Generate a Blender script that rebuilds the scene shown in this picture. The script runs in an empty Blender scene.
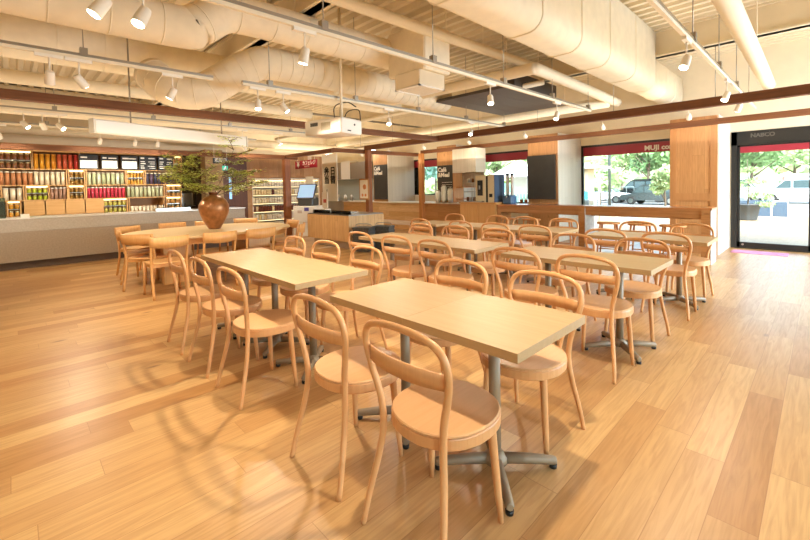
import bpy, bmesh, math, random
from mathutils import Vector, Matrix
random.seed(7)
PI = math.pi
C = bpy.context.scene.collection
SC = bpy.context.scene

# ------------------------------------------------------------------ camera
CAM = (0.0, 0.0, 1.33)
FPX, PITCH, YAW, ROLL, PY0 = 406.6, .03252, .80029, .01996, 200.82
_s, _c = math.sin(YAW), math.cos(YAW)
R0 = Vector((_c, _s, 0)); F0 = Vector((-_s, _c, 0)); U0 = Vector((0, 0, 1))
FW = F0*math.cos(PITCH) - U0*math.sin(PITCH)
UPV = U0*math.cos(PITCH) + F0*math.sin(PITCH)
RT = R0*math.cos(ROLL) - UPV*math.sin(ROLL)
UU = UPV*math.cos(ROLL) + R0*math.sin(ROLL)
cam = bpy.data.cameras.new('camera')
cam_o = bpy.data.objects.new('camera', cam); C.objects.link(cam_o)
m = Matrix((RT, UU, -FW)).transposed().to_4x4(); m.translation = Vector(CAM)
cam_o.matrix_world = m
cam.sensor_width = 36; cam.sensor_fit = 'HORIZONTAL'
cam.lens = FPX*36/810
cam.shift_y = -(270-PY0)/810
cam.clip_start = .05; cam.clip_end = 500
SC.camera = cam_o

# ------------------------------------------------------------------ colour management, world, sun
SC.view_settings.view_transform = 'Standard'
SC.view_settings.look = 'None'
SC.view_settings.gamma = 1
SC.view_settings.use_curve_mapping = False
SC.view_settings.exposure = -0.3
SC.cycles.diffuse_bounces = 6
SC.cycles.glossy_bounces = 4
SC.cycles.transparent_max_bounces = 12
SC.cycles.max_bounces = 10
SC.cycles.use_denoising = True
SC.cycles.sample_clamp_indirect = 6
SC.cycles.caustics_reflective = False
SC.cycles.caustics_refractive = False

W = bpy.data.worlds.new('world'); SC.world = W; W.use_nodes = True
wn = W.node_tree; bg = wn.nodes['Background']
sky = wn.nodes.new('ShaderNodeTexSky'); sky.sky_type = 'NISHITA'
sky.sun_disc = False; sky.sun_elevation = math.radians(52); sky.sun_rotation = math.radians(140)
sky.altitude = 100; sky.air_density = 1.2; sky.dust_density = 3.0
wn.links.new(sky.outputs[0], bg.inputs[0]); bg.inputs[1].default_value = 1.9
sun = bpy.data.lights.new('sun', 'SUN'); sun.energy = 2.4; sun.angle = math.radians(1.5); sun.color = (1, .96, .9)
sun_o = bpy.data.objects.new('sun', sun); C.objects.link(sun_o)
sun_o.rotation_euler = (math.radians(38), 0, math.radians(28))
sun_o.location = (10, -10, 20)
# daylight portals in the window openings (they only guide sampling of the sky)
def portal(x0, x1, z0, z1, y=10.5):
    l = bpy.data.lights.new('sky_portal', 'AREA'); l.shape = 'RECTANGLE'; l.size = x1-x0; l.size_y = z1-z0
    l.cycles.is_portal = True
    o = bpy.data.objects.new('sky_portal', l); C.objects.link(o)
    o.location = ((x0+x1)/2, y, (z0+z1)/2); o.rotation_euler = (-PI/2, 0, 0)
# added warm area lights without fixtures, standing in for bounce on the painted ceiling
for (x, y, sx, sy, e, z) in [q if len(q) == 6 else q+(2.06,) for q in ((-2.2, 4.0, 5.5, 12, 95), (-8.7, 4.0, 6.6, 12, 235), (-4.8, 8.5, 10, 1.0, 65), (-13.6, 8.0, 3.6, 3.5, 120, 2.6))]:
    l = bpy.data.lights.new('ceiling_bounce_fill', 'AREA'); l.shape = 'RECTANGLE'; l.size = sx; l.size_y = sy; l.energy = e; l.color = (1, .85, .64)
    o = bpy.data.objects.new('ceiling_bounce_fill', l); C.objects.link(o); o.location = (x, y, z); o.rotation_euler = (PI, 0, 0)
for a in ((-1.2, 2.4, .1, 2.1), (-4.28, -1.9, .05, 2.29), (-7.28, -5.0, .78, 2.3), (-10.3, -8.0, .95, 2.3)):
    portal(*a)

# added area light that boosts daylight from the glazed right-hand side
l = bpy.data.lights.new('side_daylight_fill', 'AREA'); l.shape = 'RECTANGLE'; l.size = 4.4; l.size_y = 2.3; l.energy = 1100; l.color = (.70, .84, 1)
o = bpy.data.objects.new('side_daylight_fill', l); C.objects.link(o); o.location = (3.5, 8.0, 1.3)
o.rotation_euler = (Matrix.Rotation(-.35, 3, 'Y') @ Matrix(((0, 0, 1), (1, 0, 0), (0, 1, 0)))).to_euler()

# ------------------------------------------------------------------ helpers
def ray(px, py):
    return FW + RT*((px-405)/FPX) - UU*((py-PY0)/FPX)
def on(px, py, ax, v):
    """the place where the sight line through a photo pixel meets the plane axis = v"""
    r = ray(px, py); t = (v-CAM[ax])/r[ax]
    return Vector(CAM) + r*t

def srgb(h):
    h = h.lstrip('#'); out = []
    for i in (0, 2, 4):
        v = int(h[i:i+2], 16)/255
        out.append(v/12.92 if v <= .04045 else ((v+.055)/1.055)**2.4)
    return (*out, 1)

MATS = {}
def mat(name, col, rough=.5, metal=0, emit=None, es=0, alpha=None, noise=0, nscale=20, bump=0, spec=None):
    if name in MATS: return MATS[name]
    m = bpy.data.materials.new(name); m.use_nodes = True; n = m.node_tree.nodes; l = m.node_tree.links
    b = n['Principled BSDF']
    c = srgb(col) if isinstance(col, str) else col
    b.inputs['Base Color'].default_value = c
    b.inputs['Roughness'].default_value = rough; b.inputs['Metallic'].default_value = metal
    if spec is not None: b.inputs['Specular IOR Level'].default_value = spec
    tc = n.new('ShaderNodeTexCoord')
    nz = n.new('ShaderNodeTexNoise'); nz.inputs['Scale'].default_value = nscale; nz.inputs['Detail'].default_value = 5
    l.new(tc.outputs['Object'], nz.inputs['Vector'])
    if noise:
        r = n.new('ShaderNodeValToRGB')
        r.color_ramp.elements[0].position = .3; r.color_ramp.elements[1].position = .7
        r.color_ramp.elements[0].color = (*[max(0, x*(1-noise)) for x in c[:3]], 1)
        r.color_ramp.elements[1].color = (*[min(1, x*(1+noise)) for x in c[:3]], 1)
        l.new(nz.outputs['Fac'], r.inputs['Fac']); l.new(r.outputs[0], b.inputs['Base Color'])
    if bump:
        bp = n.new('ShaderNodeBump'); bp.inputs['Strength'].default_value = bump; bp.inputs['Distance'].default_value = .02
        l.new(nz.outputs['Fac'], bp.inputs['Height']); l.new(bp.outputs[0], b.inputs['Normal'])
    if emit:
        b.inputs['Emission Color'].default_value = srgb(emit); b.inputs['Emission Strength'].default_value = es
    MATS[name] = m
    return m

def wood(name, c1, c2, axis='X', scale=1.0, rough=.45, grain=1.0, bump=.05, rnd=.0):
    """wood with grain along one object axis"""
    if name in MATS: return MATS[name]
    m = bpy.data.materials.new(name); m.use_nodes = True; n = m.node_tree.nodes; l = m.node_tree.links
    b = n['Principled BSDF']; b.inputs['Roughness'].default_value = rough
    tc = n.new('ShaderNodeTexCoord'); mp = n.new('ShaderNodeMapping')
    sc = [22*scale]*3; sc['XYZ'.index(axis)] = 1.3*scale
    mp.inputs['Scale'].default_value = sc
    oi = n.new('ShaderNodeObjectInfo'); add = n.new('ShaderNodeVectorMath'); add.operation = 'ADD'
    mul = n.new('ShaderNodeMath'); mul.operation = 'MULTIPLY'; mul.inputs[1].default_value = 37
    l.new(oi.outputs['Random'], mul.inputs[0]); l.new(tc.outputs['Object'], add.inputs[0]); l.new(mul.outputs[0], add.inputs[1])
    l.new(add.outputs[0], mp.inputs['Vector'])
    nz = n.new('ShaderNodeTexNoise'); nz.inputs['Scale'].default_value = 1.6; nz.inputs['Detail'].default_value = 6
    nz.inputs['Roughness'].default_value = .6; nz.inputs['Distortion'].default_value = .6
    l.new(mp.outputs[0], nz.inputs['Vector'])
    r = n.new('ShaderNodeValToRGB'); r.color_ramp.elements[0].position = .5-.22/grain; r.color_ramp.elements[1].position = .5+.22/grain
    r.color_ramp.elements[0].color = srgb(c2); r.color_ramp.elements[1].color = srgb(c1)
    l.new(nz.outputs['Fac'], r.inputs['Fac']); l.new(r.outputs[0], b.inputs['Base Color'])
    bp = n.new('ShaderNodeBump'); bp.inputs['Strength'].default_value = bump; bp.inputs['Distance'].default_value = .01
    l.new(nz.outputs['Fac'], bp.inputs['Height']); l.new(bp.outputs[0], b.inputs['Normal'])
    MATS[name] = m
    return m

def planks(name, cols, width, length, along='Y', across='X', rough=.4, gap=.004, knots=True, gapcol='#4a2c14', bump=.12, var=1.0, spec=.5):
    """boards side by side; each board has its own tone, grain and a few knots"""
    if name in MATS: return MATS[name]
    m = bpy.data.materials.new(name); m.use_nodes = True; n = m.node_tree.nodes; l = m.node_tree.links
    b = n['Principled BSDF']; b.inputs['Specular IOR Level'].default_value = spec
    tc = n.new('ShaderNodeTexCoord'); sp = n.new('ShaderNodeSeparateXYZ'); l.new(tc.outputs['Object'], sp.inputs[0])
    def math_(op, a, bb=None):
        q = n.new('ShaderNodeMath'); q.operation = op
        for i, v in enumerate((a, bb)):
            if v is None: continue
            if isinstance(v, (int, float)): q.inputs[i].default_value = v
            else: l.new(v, q.inputs[i])
        return q.outputs[0]
    u = sp.outputs[across]; v = sp.outputs[along]
    row = math_('FLOOR', math_('DIVIDE', u, width))
    wn1 = n.new('ShaderNodeTexWhiteNoise'); wn1.noise_dimensions = '1D'; l.new(row, wn1.inputs['W'])
    vs = math_('ADD', math_('DIVIDE', v, length), math_('MULTIPLY', wn1.outputs['Value'], 7.3))
    cell = math_('FLOOR', vs)
    cb = n.new('ShaderNodeCombineXYZ'); l.new(row, cb.inputs[0]); l.new(cell, cb.inputs[1])
    wn2 = n.new('ShaderNodeTexWhiteNoise'); wn2.noise_dimensions = '2D'; l.new(cb.outputs[0], wn2.inputs['Vector'])
    ramp = n.new('ShaderNodeValToRGB'); ramp.color_ramp.interpolation = 'LINEAR'
    els = ramp.color_ramp.elements
    for i, cc in enumerate(cols):
        p = i/(len(cols)-1)
        e = els[0] if i == 0 else (els[1] if i == len(cols)-1 else els.new(p))
        e.position = p; e.color = srgb(cc)
    l.new(wn2.outputs['Value'], ramp.inputs['Fac'])
    # grain
    g = n.new('ShaderNodeCombineXYZ')
    off = math_('MULTIPLY', wn2.outputs['Value'], 53)
    l.new(math_('ADD', math_('MULTIPLY', u, 26), off), g.inputs[0]); l.new(math_('ADD', math_('MULTIPLY', v, 1.7), off), g.inputs[1])
    nz = n.new('ShaderNodeTexNoise'); nz.inputs['Scale'].default_value = 1.5; nz.inputs['Detail'].default_value = 6; nz.inputs['Distortion'].default_value = 1.4
    l.new(g.outputs[0], nz.inputs['Vector'])
    gr = n.new('ShaderNodeValToRGB'); gr.color_ramp.elements[0].position = .3; gr.color_ramp.elements[1].position = .62
    k = .8
    gr.color_ramp.elements[0].color = (k, k*.94, k*.86, 1); gr.color_ramp.elements[1].color = (1, 1, 1, 1)
    l.new(nz.outputs['Fac'], gr.inputs['Fac'])
    mx = n.new('ShaderNodeMix'); mx.data_type = 'RGBA'; mx.blend_type = 'MULTIPLY'; mx.inputs['Factor'].default_value = var
    l.new(ramp.outputs[0], mx.inputs['A']); l.new(gr.outputs[0], mx.inputs['B'])
    out = mx.outputs['Result']
    if knots:
        kc = n.new('ShaderNodeCombineXYZ')
        l.new(math_('MULTIPLY', u, 5), kc.inputs[0]); l.new(math_('ADD', math_('MULTIPLY', v, 1.9), off), kc.inputs[1])
        vo = n.new('ShaderNodeTexVoronoi'); vo.inputs['Scale'].default_value = .75
        l.new(kc.outputs[0], vo.inputs['Vector'])
        kr = n.new('ShaderNodeValToRGB'); kr.color_ramp.elements[0].position = .02; kr.color_ramp.elements[1].position = .1
        kr.color_ramp.elements[0].color = (.22, .1, .04, 1); kr.color_ramp.elements[1].color = (1, 1, 1, 1)
        l.new(vo.outputs['Distance'], kr.inputs['Fac'])
        mk = n.new('ShaderNodeMix'); mk.data_type = 'RGBA'; mk.blend_type = 'MULTIPLY'; mk.inputs['Factor'].default_value = .8
        l.new(out, mk.inputs['A']); l.new(kr.outputs[0], mk.inputs['B']); out = mk.outputs['Result']
    # joints
    fu = math_('FRACT', math_('DIVIDE', u, width)); fv = math_('FRACT', vs)
    du = math_('MULTIPLY', math_('MINIMUM', fu, math_('SUBTRACT', 1, fu)), width)
    dv = math_('MULTIPLY', math_('MINIMUM', fv, math_('SUBTRACT', 1, fv)), length)
    d = math_('MINIMUM', du, dv)
    jm = math_('LESS_THAN', d, gap/2)
    mj = n.new('ShaderNodeMix'); mj.data_type = 'RGBA'; l.new(math_('MULTIPLY', jm, .6), mj.inputs['Factor'])
    l.new(out, mj.inputs['A']); mj.inputs['B'].default_value = srgb(gapcol)
    l.new(mj.outputs['Result'], b.inputs['Base Color'])
    rr = n.new('ShaderNodeMapRange'); rr.inputs['To Min'].default_value = rough+.1; rr.inputs['To Max'].default_value = rough-.06
    l.new(nz.outputs['Fac'], rr.inputs['Value']); l.new(rr.outputs[0], b.inputs['Roughness'])
    bp = n.new('ShaderNodeBump'); bp.inputs['Strength'].default_value = bump; bp.inputs['Distance'].default_value = .004
    l.new(nz.outputs['Fac'], bp.inputs['Height']); l.new(bp.outputs[0], b.inputs['Normal'])
    MATS[name] = m
    return m

def glass_mat(name, tint='#f4fbfa', refl=1.0):
    if name in MATS: return MATS[name]
    m = bpy.data.materials.new(name); m.use_nodes = True; n = m.node_tree.nodes; l = m.node_tree.links
    n.remove(n['Principled BSDF']); o = n['Material Output']
    t = n.new('ShaderNodeBsdfTransparent'); t.inputs[0].default_value = srgb(tint)
    g = n.new('ShaderNodeBsdfGlossy'); g.inputs['Roughness'].default_value = .02
    f = n.new('ShaderNodeFresnel'); f.inputs['IOR'].default_value = 1.45
    mm = n.new('ShaderNodeMath'); mm.operation = 'MULTIPLY'; mm.inputs[1].default_value = refl
    x = n.new('ShaderNodeMixShader'); l.new(f.outputs[0], mm.inputs[0]); l.new(mm.outputs[0], x.inputs[0])
    l.new(t.outputs[0], x.inputs[1]); l.new(g.outputs[0], x.inputs[2]); l.new(x.outputs[0], o.inputs[0])
    MATS[name] = m
    return m

class MB:
    """collects boxes, tubes, lathes and prisms and links them as ONE mesh object"""
    def __init__(s): s.v = []; s.f = []; s.sm = []
    def _add(s, vs, fs, smooth=False):
        k = len(s.v); s.v += [tuple(p) for p in vs]; s.f += [tuple(i+k for i in q) for q in fs]; s.sm += [smooth]*len(fs)
        return s
    def box(s, x0, x1, y0, y1, z0, z1, rot=None, about=None):
        vs = [Vector((x, y, z)) for z in (z0, z1) for y in (y0, y1) for x in (x0, x1)]
        if rot is not None:
            a = Vector(about) if about is not None else Vector(((x0+x1)/2, (y0+y1)/2, (z0+z1)/2))
            vs = [rot @ (p-a) + a for p in vs]
        return s._add(vs, [(0, 2, 3, 1), (4, 5, 7, 6), (0, 1, 5, 4), (2, 6, 7, 3), (0, 4, 6, 2), (1, 3, 7, 5)])
    def rbox(s, x0, x1, y0, y1, z0, z1, b=.005):
        """box with chamfered vertical edges and top"""
        def ring(z, i):
            return [(x0+b+i, y0+i, z), (x1-b-i, y0+i, z), (x1-i, y0+b+i, z), (x1-i, y1-b-i, z), (x1-b-i, y1-i, z), (x0+b+i, y1-i, z), (x0+i, y1-b-i, z), (x0+i, y0+b+i, z)]
        rings = [ring(z0, b*.7), ring(z0+b, 0), ring(z1-b, 0), ring(z1, b*.7)]
        return s.loft(rings, smooth=False)
    def loft(s, rings, smooth=True, cap=True, closed=True):
        n = len(rings[0]); vs = [p for r in rings for p in r]; fs = []
        for i in range(len(rings)-1):
            for j in range(n if closed else n-1):
                a = i*n+j; bb = i*n+(j+1) % n
                fs.append((a, bb, bb+n, a+n))
        k = len(s.v); s._add(vs, fs, smooth)
        if cap:
            s.f.append(tuple(k+i for i in reversed(range(n)))); s.sm.append(False)
            s.f.append(tuple(k+(len(rings)-1)*n+i for i in range(n))); s.sm.append(False)
        return s
    def tube(s, pts, r, n=10, flat=1.0, up=None, cap=True, smooth=True):
        pts = [Vector(p) for p in pts]; k = len(pts)
        rs = r if isinstance(r, (list, tuple)) else [r]*k
        T = []
        for i in range(k):
            t = (pts[min(i+1, k-1)]-pts[max(i-1, 0)]); T.append(t.normalized())
        u = Vector(up) if up else (Vector((0, 0, 1)) if abs(T[0].z) < .9 else Vector((1, 0, 0)))
        a = (u - T[0]*u.dot(T[0])).normalized(); rings = []
        for i in range(k):
            a = (a - T[i]*a.dot(T[i])).normalized(); bb = T[i].cross(a)
            rings.append([pts[i] + a*math.cos(2*PI*j/n)*rs[i] + bb*math.sin(2*PI*j/n)*rs[i]*flat for j in range(n)])
        return s.loft(rings, smooth, cap)
    def lathe(s, prof, c=(0, 0, 0), n=20, sx=1, sy=1):
        rings = [[(c[0]+r*sx*math.cos(2*PI*j/n), c[1]+r*sy*math.sin(2*PI*j/n), c[2]+z) for j in range(n)] for r, z in prof]
        return s.loft(rings, True, True)
    def prism(s, poly, z0, z1, b=0):
        """vertical prism over a 2-D outline"""
        if b:
            cx = sum(p[0] for p in poly)/len(poly); cy = sum(p[1] for p in poly)/len(poly)
            def sh(z, d):
                out = []
                for x, y in poly:
                    L = math.hypot(x-cx, y-cy) or 1
                    out.append((x-(x-cx)/L*d, y-(y-cy)/L*d, z))
                return out
            return s.loft([sh(z0, b), sh(z0+b, 0), sh(z1-b, 0), sh(z1, b)], False)
        return s.loft([[(x, y, z0) for x, y in poly], [(x, y, z1) for x, y in poly]], False)
    def quad(s, *p): return s._add(p, [tuple(range(len(p)))])
    def xform(s, M):
        s.v = [tuple(M @ Vector(p)) for p in s.v]; return s
    def mesh(s, name, m):
        me = bpy.data.meshes.new(name); me.from_pydata(s.v, [], s.f)
        for p, q in zip(me.polygons, s.sm): p.use_smooth = q
        me.validate(); me.update()
        if m: me.materials.append(m)
        return me
    def build(s, name, m, parent=None, loc=None):
        me = s.mesh(name, m)
        o = bpy.data.objects.new(name, me); C.objects.link(o)
        if parent: o.parent = parent
        if loc: o.location = loc
        return o

def empty(name, loc=(0, 0, 0), rz=0):
    o = bpy.data.objects.new(name, None); C.objects.link(o); o.location = loc; o.rotation_euler = (0, 0, rz)
    o.empty_display_size = .1
    return o
def tag(o, label=None, cat=None, group=None, kind=None):
    if label: o['label'] = label
    if cat: o['category'] = cat
    if group: o['group'] = group
    if kind: o['kind'] = kind
    return o
def struct(mb, name, m, parent=None):
    o = mb.build(name, m, parent)
    if not parent: o['kind'] = 'structure'
    return o
def copy_tree(o, parent=None):
    c = o.copy(); C.objects.link(c); c.parent = parent
    for ch in list(o.children): copy_tree(ch, c)
    return c
ORD = ['first', 'second', 'third', 'fourth', 'fifth', 'sixth', 'seventh', 'eighth', 'ninth', 'tenth', 'eleventh', 'twelfth', 'thirteenth', 'fourteenth', 'fifteenth', 'sixteenth', 'seventeenth', 'eighteenth', 'nineteenth', 'twentieth', 'twenty-first', 'twenty-second', 'twenty-third', 'twenty-fourth', 'twenty-fifth', 'twenty-sixth']

def text(name, body, size, m, M, parent=None, bold=0.0, align='CENTER', cjk=False, depth=.002):
    """flat lettering as a thin mesh; M places it (text plane XY, facing +Z)"""
    cu = bpy.data.curves.new(name, 'FONT'); cu.body = body; cu.size = size; cu.extrude = depth; cu.offset = bold
    cu.align_x = align; cu.align_y = 'CENTER'; cu.resolution_u = 3
    t = bpy.data.objects.new(name+'_tmp', cu); C.objects.link(t)
    bpy.context.view_layer.update()
    me = bpy.data.meshes.new_from_object(t.evaluated_get(bpy.context.evaluated_depsgraph_get()))
    bpy.data.objects.remove(t); bpy.data.curves.remove(cu)
    me.transform(M); me.materials.clear(); me.materials.append(m)
    o = bpy.data.objects.new(name, me); C.objects.link(o)
    if parent: o.parent = parent
    return o
def face_front(x, y, z):   # readable by someone looking towards +Y
    return Matrix.Translation((x, y, z)) @ Matrix.Rotation(PI/2, 4, 'X')
def face_right(x, y, z):   # on a surface that faces +X
    return Matrix.Translation((x, y, z)) @ Matrix.Rotation(PI/2, 4, 'Z') @ Matrix.Rotation(PI/2, 4, 'X')

# ------------------------------------------------------------------ materials
M_floor = planks('oak_floor', ['#ab7a45', '#b98a53', '#be9058', '#c69b63', '#b1824c', '#cca46d'], .157, 1.35, 'Y', 'X', rough=.32, gap=.003, spec=.5, gapcol='#8a5a2e', bump=.04)
M_paint = mat('cream_paint', '#e9dcc0', .7, noise=.04, nscale=4)
M_duct = mat('cream_insulation', '#ecdfc2', .75, noise=.05, nscale=7, bump=.15)
M_deck = mat('cream_metal_deck', '#e2d3b4', .6, noise=.06, nscale=3)
M_beam = wood('dark_beam_wood', '#7a4a26', '#57300f', 'X', .6, .75)
M_beamy = wood('dark_beam_wood_long', '#7a4a26', '#57300f', 'Y', .6, .75)
M_beamz = wood('post_wood', '#9a6038', '#77421f', 'Z', .6, .45)
M_post = wood('pale_post_wood', '#c88c52', '#ac703a', 'Z', .6, .45)
M_panel = planks('cedar_panel', ['#b3814e', '#c08d59', '#a67443', '#c89662'], .19, 3.0, 'Z', 'X', rough=.5, gap=.004, gapcol='#7a4a22')
M_panelh = planks('cedar_boards', ['#d3a66e', '#dfb680', '#ca9a60', '#e3bf8c'], .14, 2.2, 'X', 'Z', rough=.45, gap=.004, gapcol='#8a5a2e')
M_barw = planks('bar_wood', ['#bb8856', '#c89662', '#b07c4a'], .2, 2.6, 'X', 'Z', rough=.35, gap=.002, gapcol='#6a3f1c')
M_white_board = planks('whitewashed_boards', ['#d9d3c6', '#e3ddd0', '#cfc8ba'], .15, 4, 'Z', 'Y', rough=.5, gap=.004, gapcol='#a39b8c', knots=False, var=.25)
M_veneer = wood('table_veneer', '#b99a6e', '#ac8d60', 'X', 1.3, .45, grain=.8, bump=.02)
M_edge = wood('table_edge', '#a57c4e', '#9a7144', 'X', 1.3, .42, grain=.8, bump=.02)
M_beech = wood('beech', '#d6a06b', '#cb935e', 'Z', 1.5, .38, grain=.7, bump=.01)
M_beechs = wood('beech_seat', '#dbaa79', '#cf9c69', 'Y', 1.5, .36, grain=.7, bump=.01)
M_beech2 = wood('amber_beech', '#cc8a4e', '#bf7b40', 'Z', 1.5, .38, grain=.7, bump=.01)
M_beech2s = wood('amber_beech_seat', '#cf9156', '#c38348', 'Y', 1.5, .36, grain=.7, bump=.01)
M_taupe = mat('taupe_metal', '#8a775e', .5, .1)
M_black = mat('black_plastic', '#15130f', .5)
M_white = mat('white_enamel', '#eeeae0', .35)
M_whitep = mat('white_paint', '#efe8d8', .6)
M_chrome = mat('brushed_metal', '#b8b4ac', .28, 1)
M_silver = mat('galvanised', '#a19a8c', .4, .8)
M_glass = glass_mat('window_glass')
M_bframe = mat('black_aluminium', '#2a2723', .4, .3)
M_red = mat('red_film', '#9e2433', .5)
M_concrete = mat('grey_concrete', '#a3917c', .75, noise=.10, nscale=40)
M_concrete2 = mat('pale_concrete', '#b5a896', .7, noise=.08, nscale=40)
M_shelf = wood('shelf_wood', '#cfa063', '#c09052', 'Y', 1, .45)
M_led = mat('warm_led', '#fff0cc', .5, emit='#ffdf9e', es=4)
M_board = mat('blackboard', '#34312c', .55, noise=.1, nscale=6)
M_lamp = mat('lamp_glow', '#fff6e0', .3, emit='#fff0d0', es=25)

# ------------------------------------------------------------------ structure
XL, XR, YB, YW = -13.2, 3.6, -4.2, 10.35
ZD = 3.87
struct(MB().box(XL-2.5, XR, YB, YW+.16, -.12, 0), 'floor', M_floor)
# corrugated roof deck, ribs along X
mb = MB(); prof = []; y = YB
while y < YW+.2:
    prof += [(y, ZD), (y+.07, ZD), (y+.10, ZD+.075), (y+.18, ZD+.075)]; y += .21
for (ya, za), (yb, zb) in zip(prof[:-1], prof[1:]):
    mb.quad((XL-2.5, ya, za), (XR, ya, za), (XR, yb, zb), (XL-2.5, yb, zb))
mb.box(XL-2.5, XR, YB-.2, YW+.3, ZD+.08, ZD+.3)
struct(mb, 'ceiling', M_deck)
mb = MB(); mb.box(XR, XR+.15, YB, YW+.3, 2.5, 4.1); mb.box(XR, XR+.15, YB, -2.5, 0, 2.5); mb.box(XR, XR+.15, 9.6, YW+.3, 0, 2.5)
for y in (.4, 3.4, 6.5): mb.box(XR, XR+.15, y, y+.2, 0, 2.5)
struct(mb, 'wall_right', M_paint)
g = struct(MB().box(XR+.05, XR+.1, -2.5, 9.6, 0, .08).box(XR+.05, XR+.1, -2.5, 9.6, 2.42, 2.5), 'window_4', M_bframe)
MB().box(XR+.07, XR+.08, -2.5, 9.6, .08, 2.42).build('pane', M_glass, g)
struct(MB().box(XL-2.5, XR, YB-.15, YB, 0, 4.1), 'wall_back', M_paint)
struct(MB().box(XL-2.65, XL-2.5, YB, YW+.3, 0, 4.1), 'wall_left', M_paint)
# window wall: built round its openings
ops = [(-4.29, -2.0, .05, 2.29), (-7.29, -5.0, .82, 2.32), (-10.33, -7.95, 1.06, 2.30), (-1.29, 2.45, 0, 2.295)]
mb = MB(); ow = YW+.22
xs = sorted({XL-2.5, XR} | {o[0] for o in ops} | {o[1] for o in ops})
for a, b in zip(xs[:-1], xs[1:]):
    mid = (a+b)/2; o = next((q for q in ops if q[0] <= mid <= q[1]), None)
    if o:
        if o[2] > 0: mb.box(a, b, YW, ow, 0, o[2])
        mb.box(a, b, YW, ow, o[3], 4.1)
    else: mb.box(a, b, YW, ow, 0, 4.1)
struct(mb, 'wall_far', M_paint)
for i, (x0, x1, z0, z1) in enumerate(ops[:3], 1):
    t = .05; zz = YW+.06
    f = MB()
    f.box(x0, x0+t, zz, zz+.08, z0, z1); f.box(x1-t, x1, zz, zz+.08, z0, z1)
    f.box(x0, x1, zz, zz+.08, z1-t, z1); f.box(x0, x1, zz, zz+.08, z0, z0+t*.6)
    w = struct(f, 'window_%d' % i, M_bframe)
    MB().box(x0+t, x1-t, zz+.035, zz+.043, z0+t*.6, z1-t).build('pane', M_glass, w)
    tag(MB().box(x0+t, x1-t, zz+.02, zz+.028, z1-t-.22, z1-t).build('red_film_band', M_red, w), 'red film band along the top of the glass')
    if i < 3:
        cx = x1-.62 if i == 1 else x1-.30
        text('lettering', 'MUJI com', .15, M_whitep, face_front(-2.56 if i == 1 else -5.33, zz+.016, z1-t-.125), w, bold=.006)
    MB().box(x0-.02, x1+.02, YW-.04, YW+.02, z0-.03, z0).build('sill', M_whitep, w)

# sliding entrance door
x0, x1, z1 = -1.29, 2.45, 2.295
f = MB()
f.box(x0, x0+.09, YW-.02, YW+.12, 0, z1); f.box(x1-.09, x1, YW-.02, YW+.12, 0, z1)
f.box(x0, x1, YW-.02, YW+.14, 2.03, z1)
f.box(x0, x1, YW, YW+.12, 0, .02)
door = struct(f, 'door_1', M_bframe)
for k, (a, b) in enumerate(((x0+.09, -.14), (-.12, 1.15), (1.17, x1-.09))):
    yy = YW+.03+.03*(k % 2)
    lf = MB(); lf.box(a, a+.045, yy, yy+.03, .02, 2.03); lf.box(b-.045, b, yy, yy+.03, .02, 2.03); lf.box(a, b, yy, yy+.03, .02, .12); lf.box(a, b, yy, yy+.03, 2.0, 2.03)
    leaf = lf.build('door_leaf', M_bframe, door)
    MB().box(a+.045, b-.045, yy+.012, yy+.02, .12, 2.0).build('pane', M_glass, leaf)
    MB().box(a+.045, b-.045, yy+.002, yy+.008, 1.88, 2.0).build('red_film_band', M_red, leaf)
    MB().lathe([(.02, 0), (.02, .012)], n=12).xform(Matrix.Translation((a+.09, yy, .075)) @ Matrix.Rotation(PI/2, 4, 'X')).build('lock', M_chrome, leaf)
text('lettering', 'NABCO', .1, mat('header_grey', '#5c564e', .5), face_front(-.82, YW-.024, 2.2), door, bold=.004)
MB().box(-.9, -.72, YW-.06, YW-.02, 2.235, 2.275).build('sensor', M_black, door)

# panelled piers between the windows
PX = [(-2.06, -1.31, True), (-5.05, -4.27, True), (-8.0, -7.25, False), (-10.95, -10.18, False)]
for i, (a, b, full) in enumerate(PX, 1):
    z0 = 0 if i in (1, 2) else .0
    p = struct(MB().box(a, b-.02, 9.12, YW, z0, 2.52), 'trim_%d' % i, M_panel)
    q = MB().box(b-.02, b, 9.11, YW+.02, z0, 2.52).build('side_boards', M_white_board, p)
    if i == 1:
        fr = MB(); fr.box(a+.1, b-.12, 9.10, 9.12, 0, .2); fr.box(a+.1, b-.12, 9.10, 9.12, .98, 1.12)
        fr.box(a, a+.1, 9.10, 9.12, 0, 2.5); fr.box(b-.12, b-.02, 9.10, 9.12, 0, 2.5)
        fr.build('face_frame', wood('cedar_frame', '#ba8652', '#a87444', 'Z', .7, .5), p)
# header beam over the windows (cream), ceiling girders along X
for i, (y, z0) in enumerate(((-1.8, 3.52), (2.75, 3.52), (7.95, 3.44)), 6):
    g = MB(); g.box(XL, XR, y-.11, y+.11, z0, z0+.03); g.box(XL, XR, y-.11, y+.11, ZD-.03, ZD); g.box(XL, XR, y-.06, y+.06, z0, ZD)
    struct(g, 'trim_%d' % i, M_deck)
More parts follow.
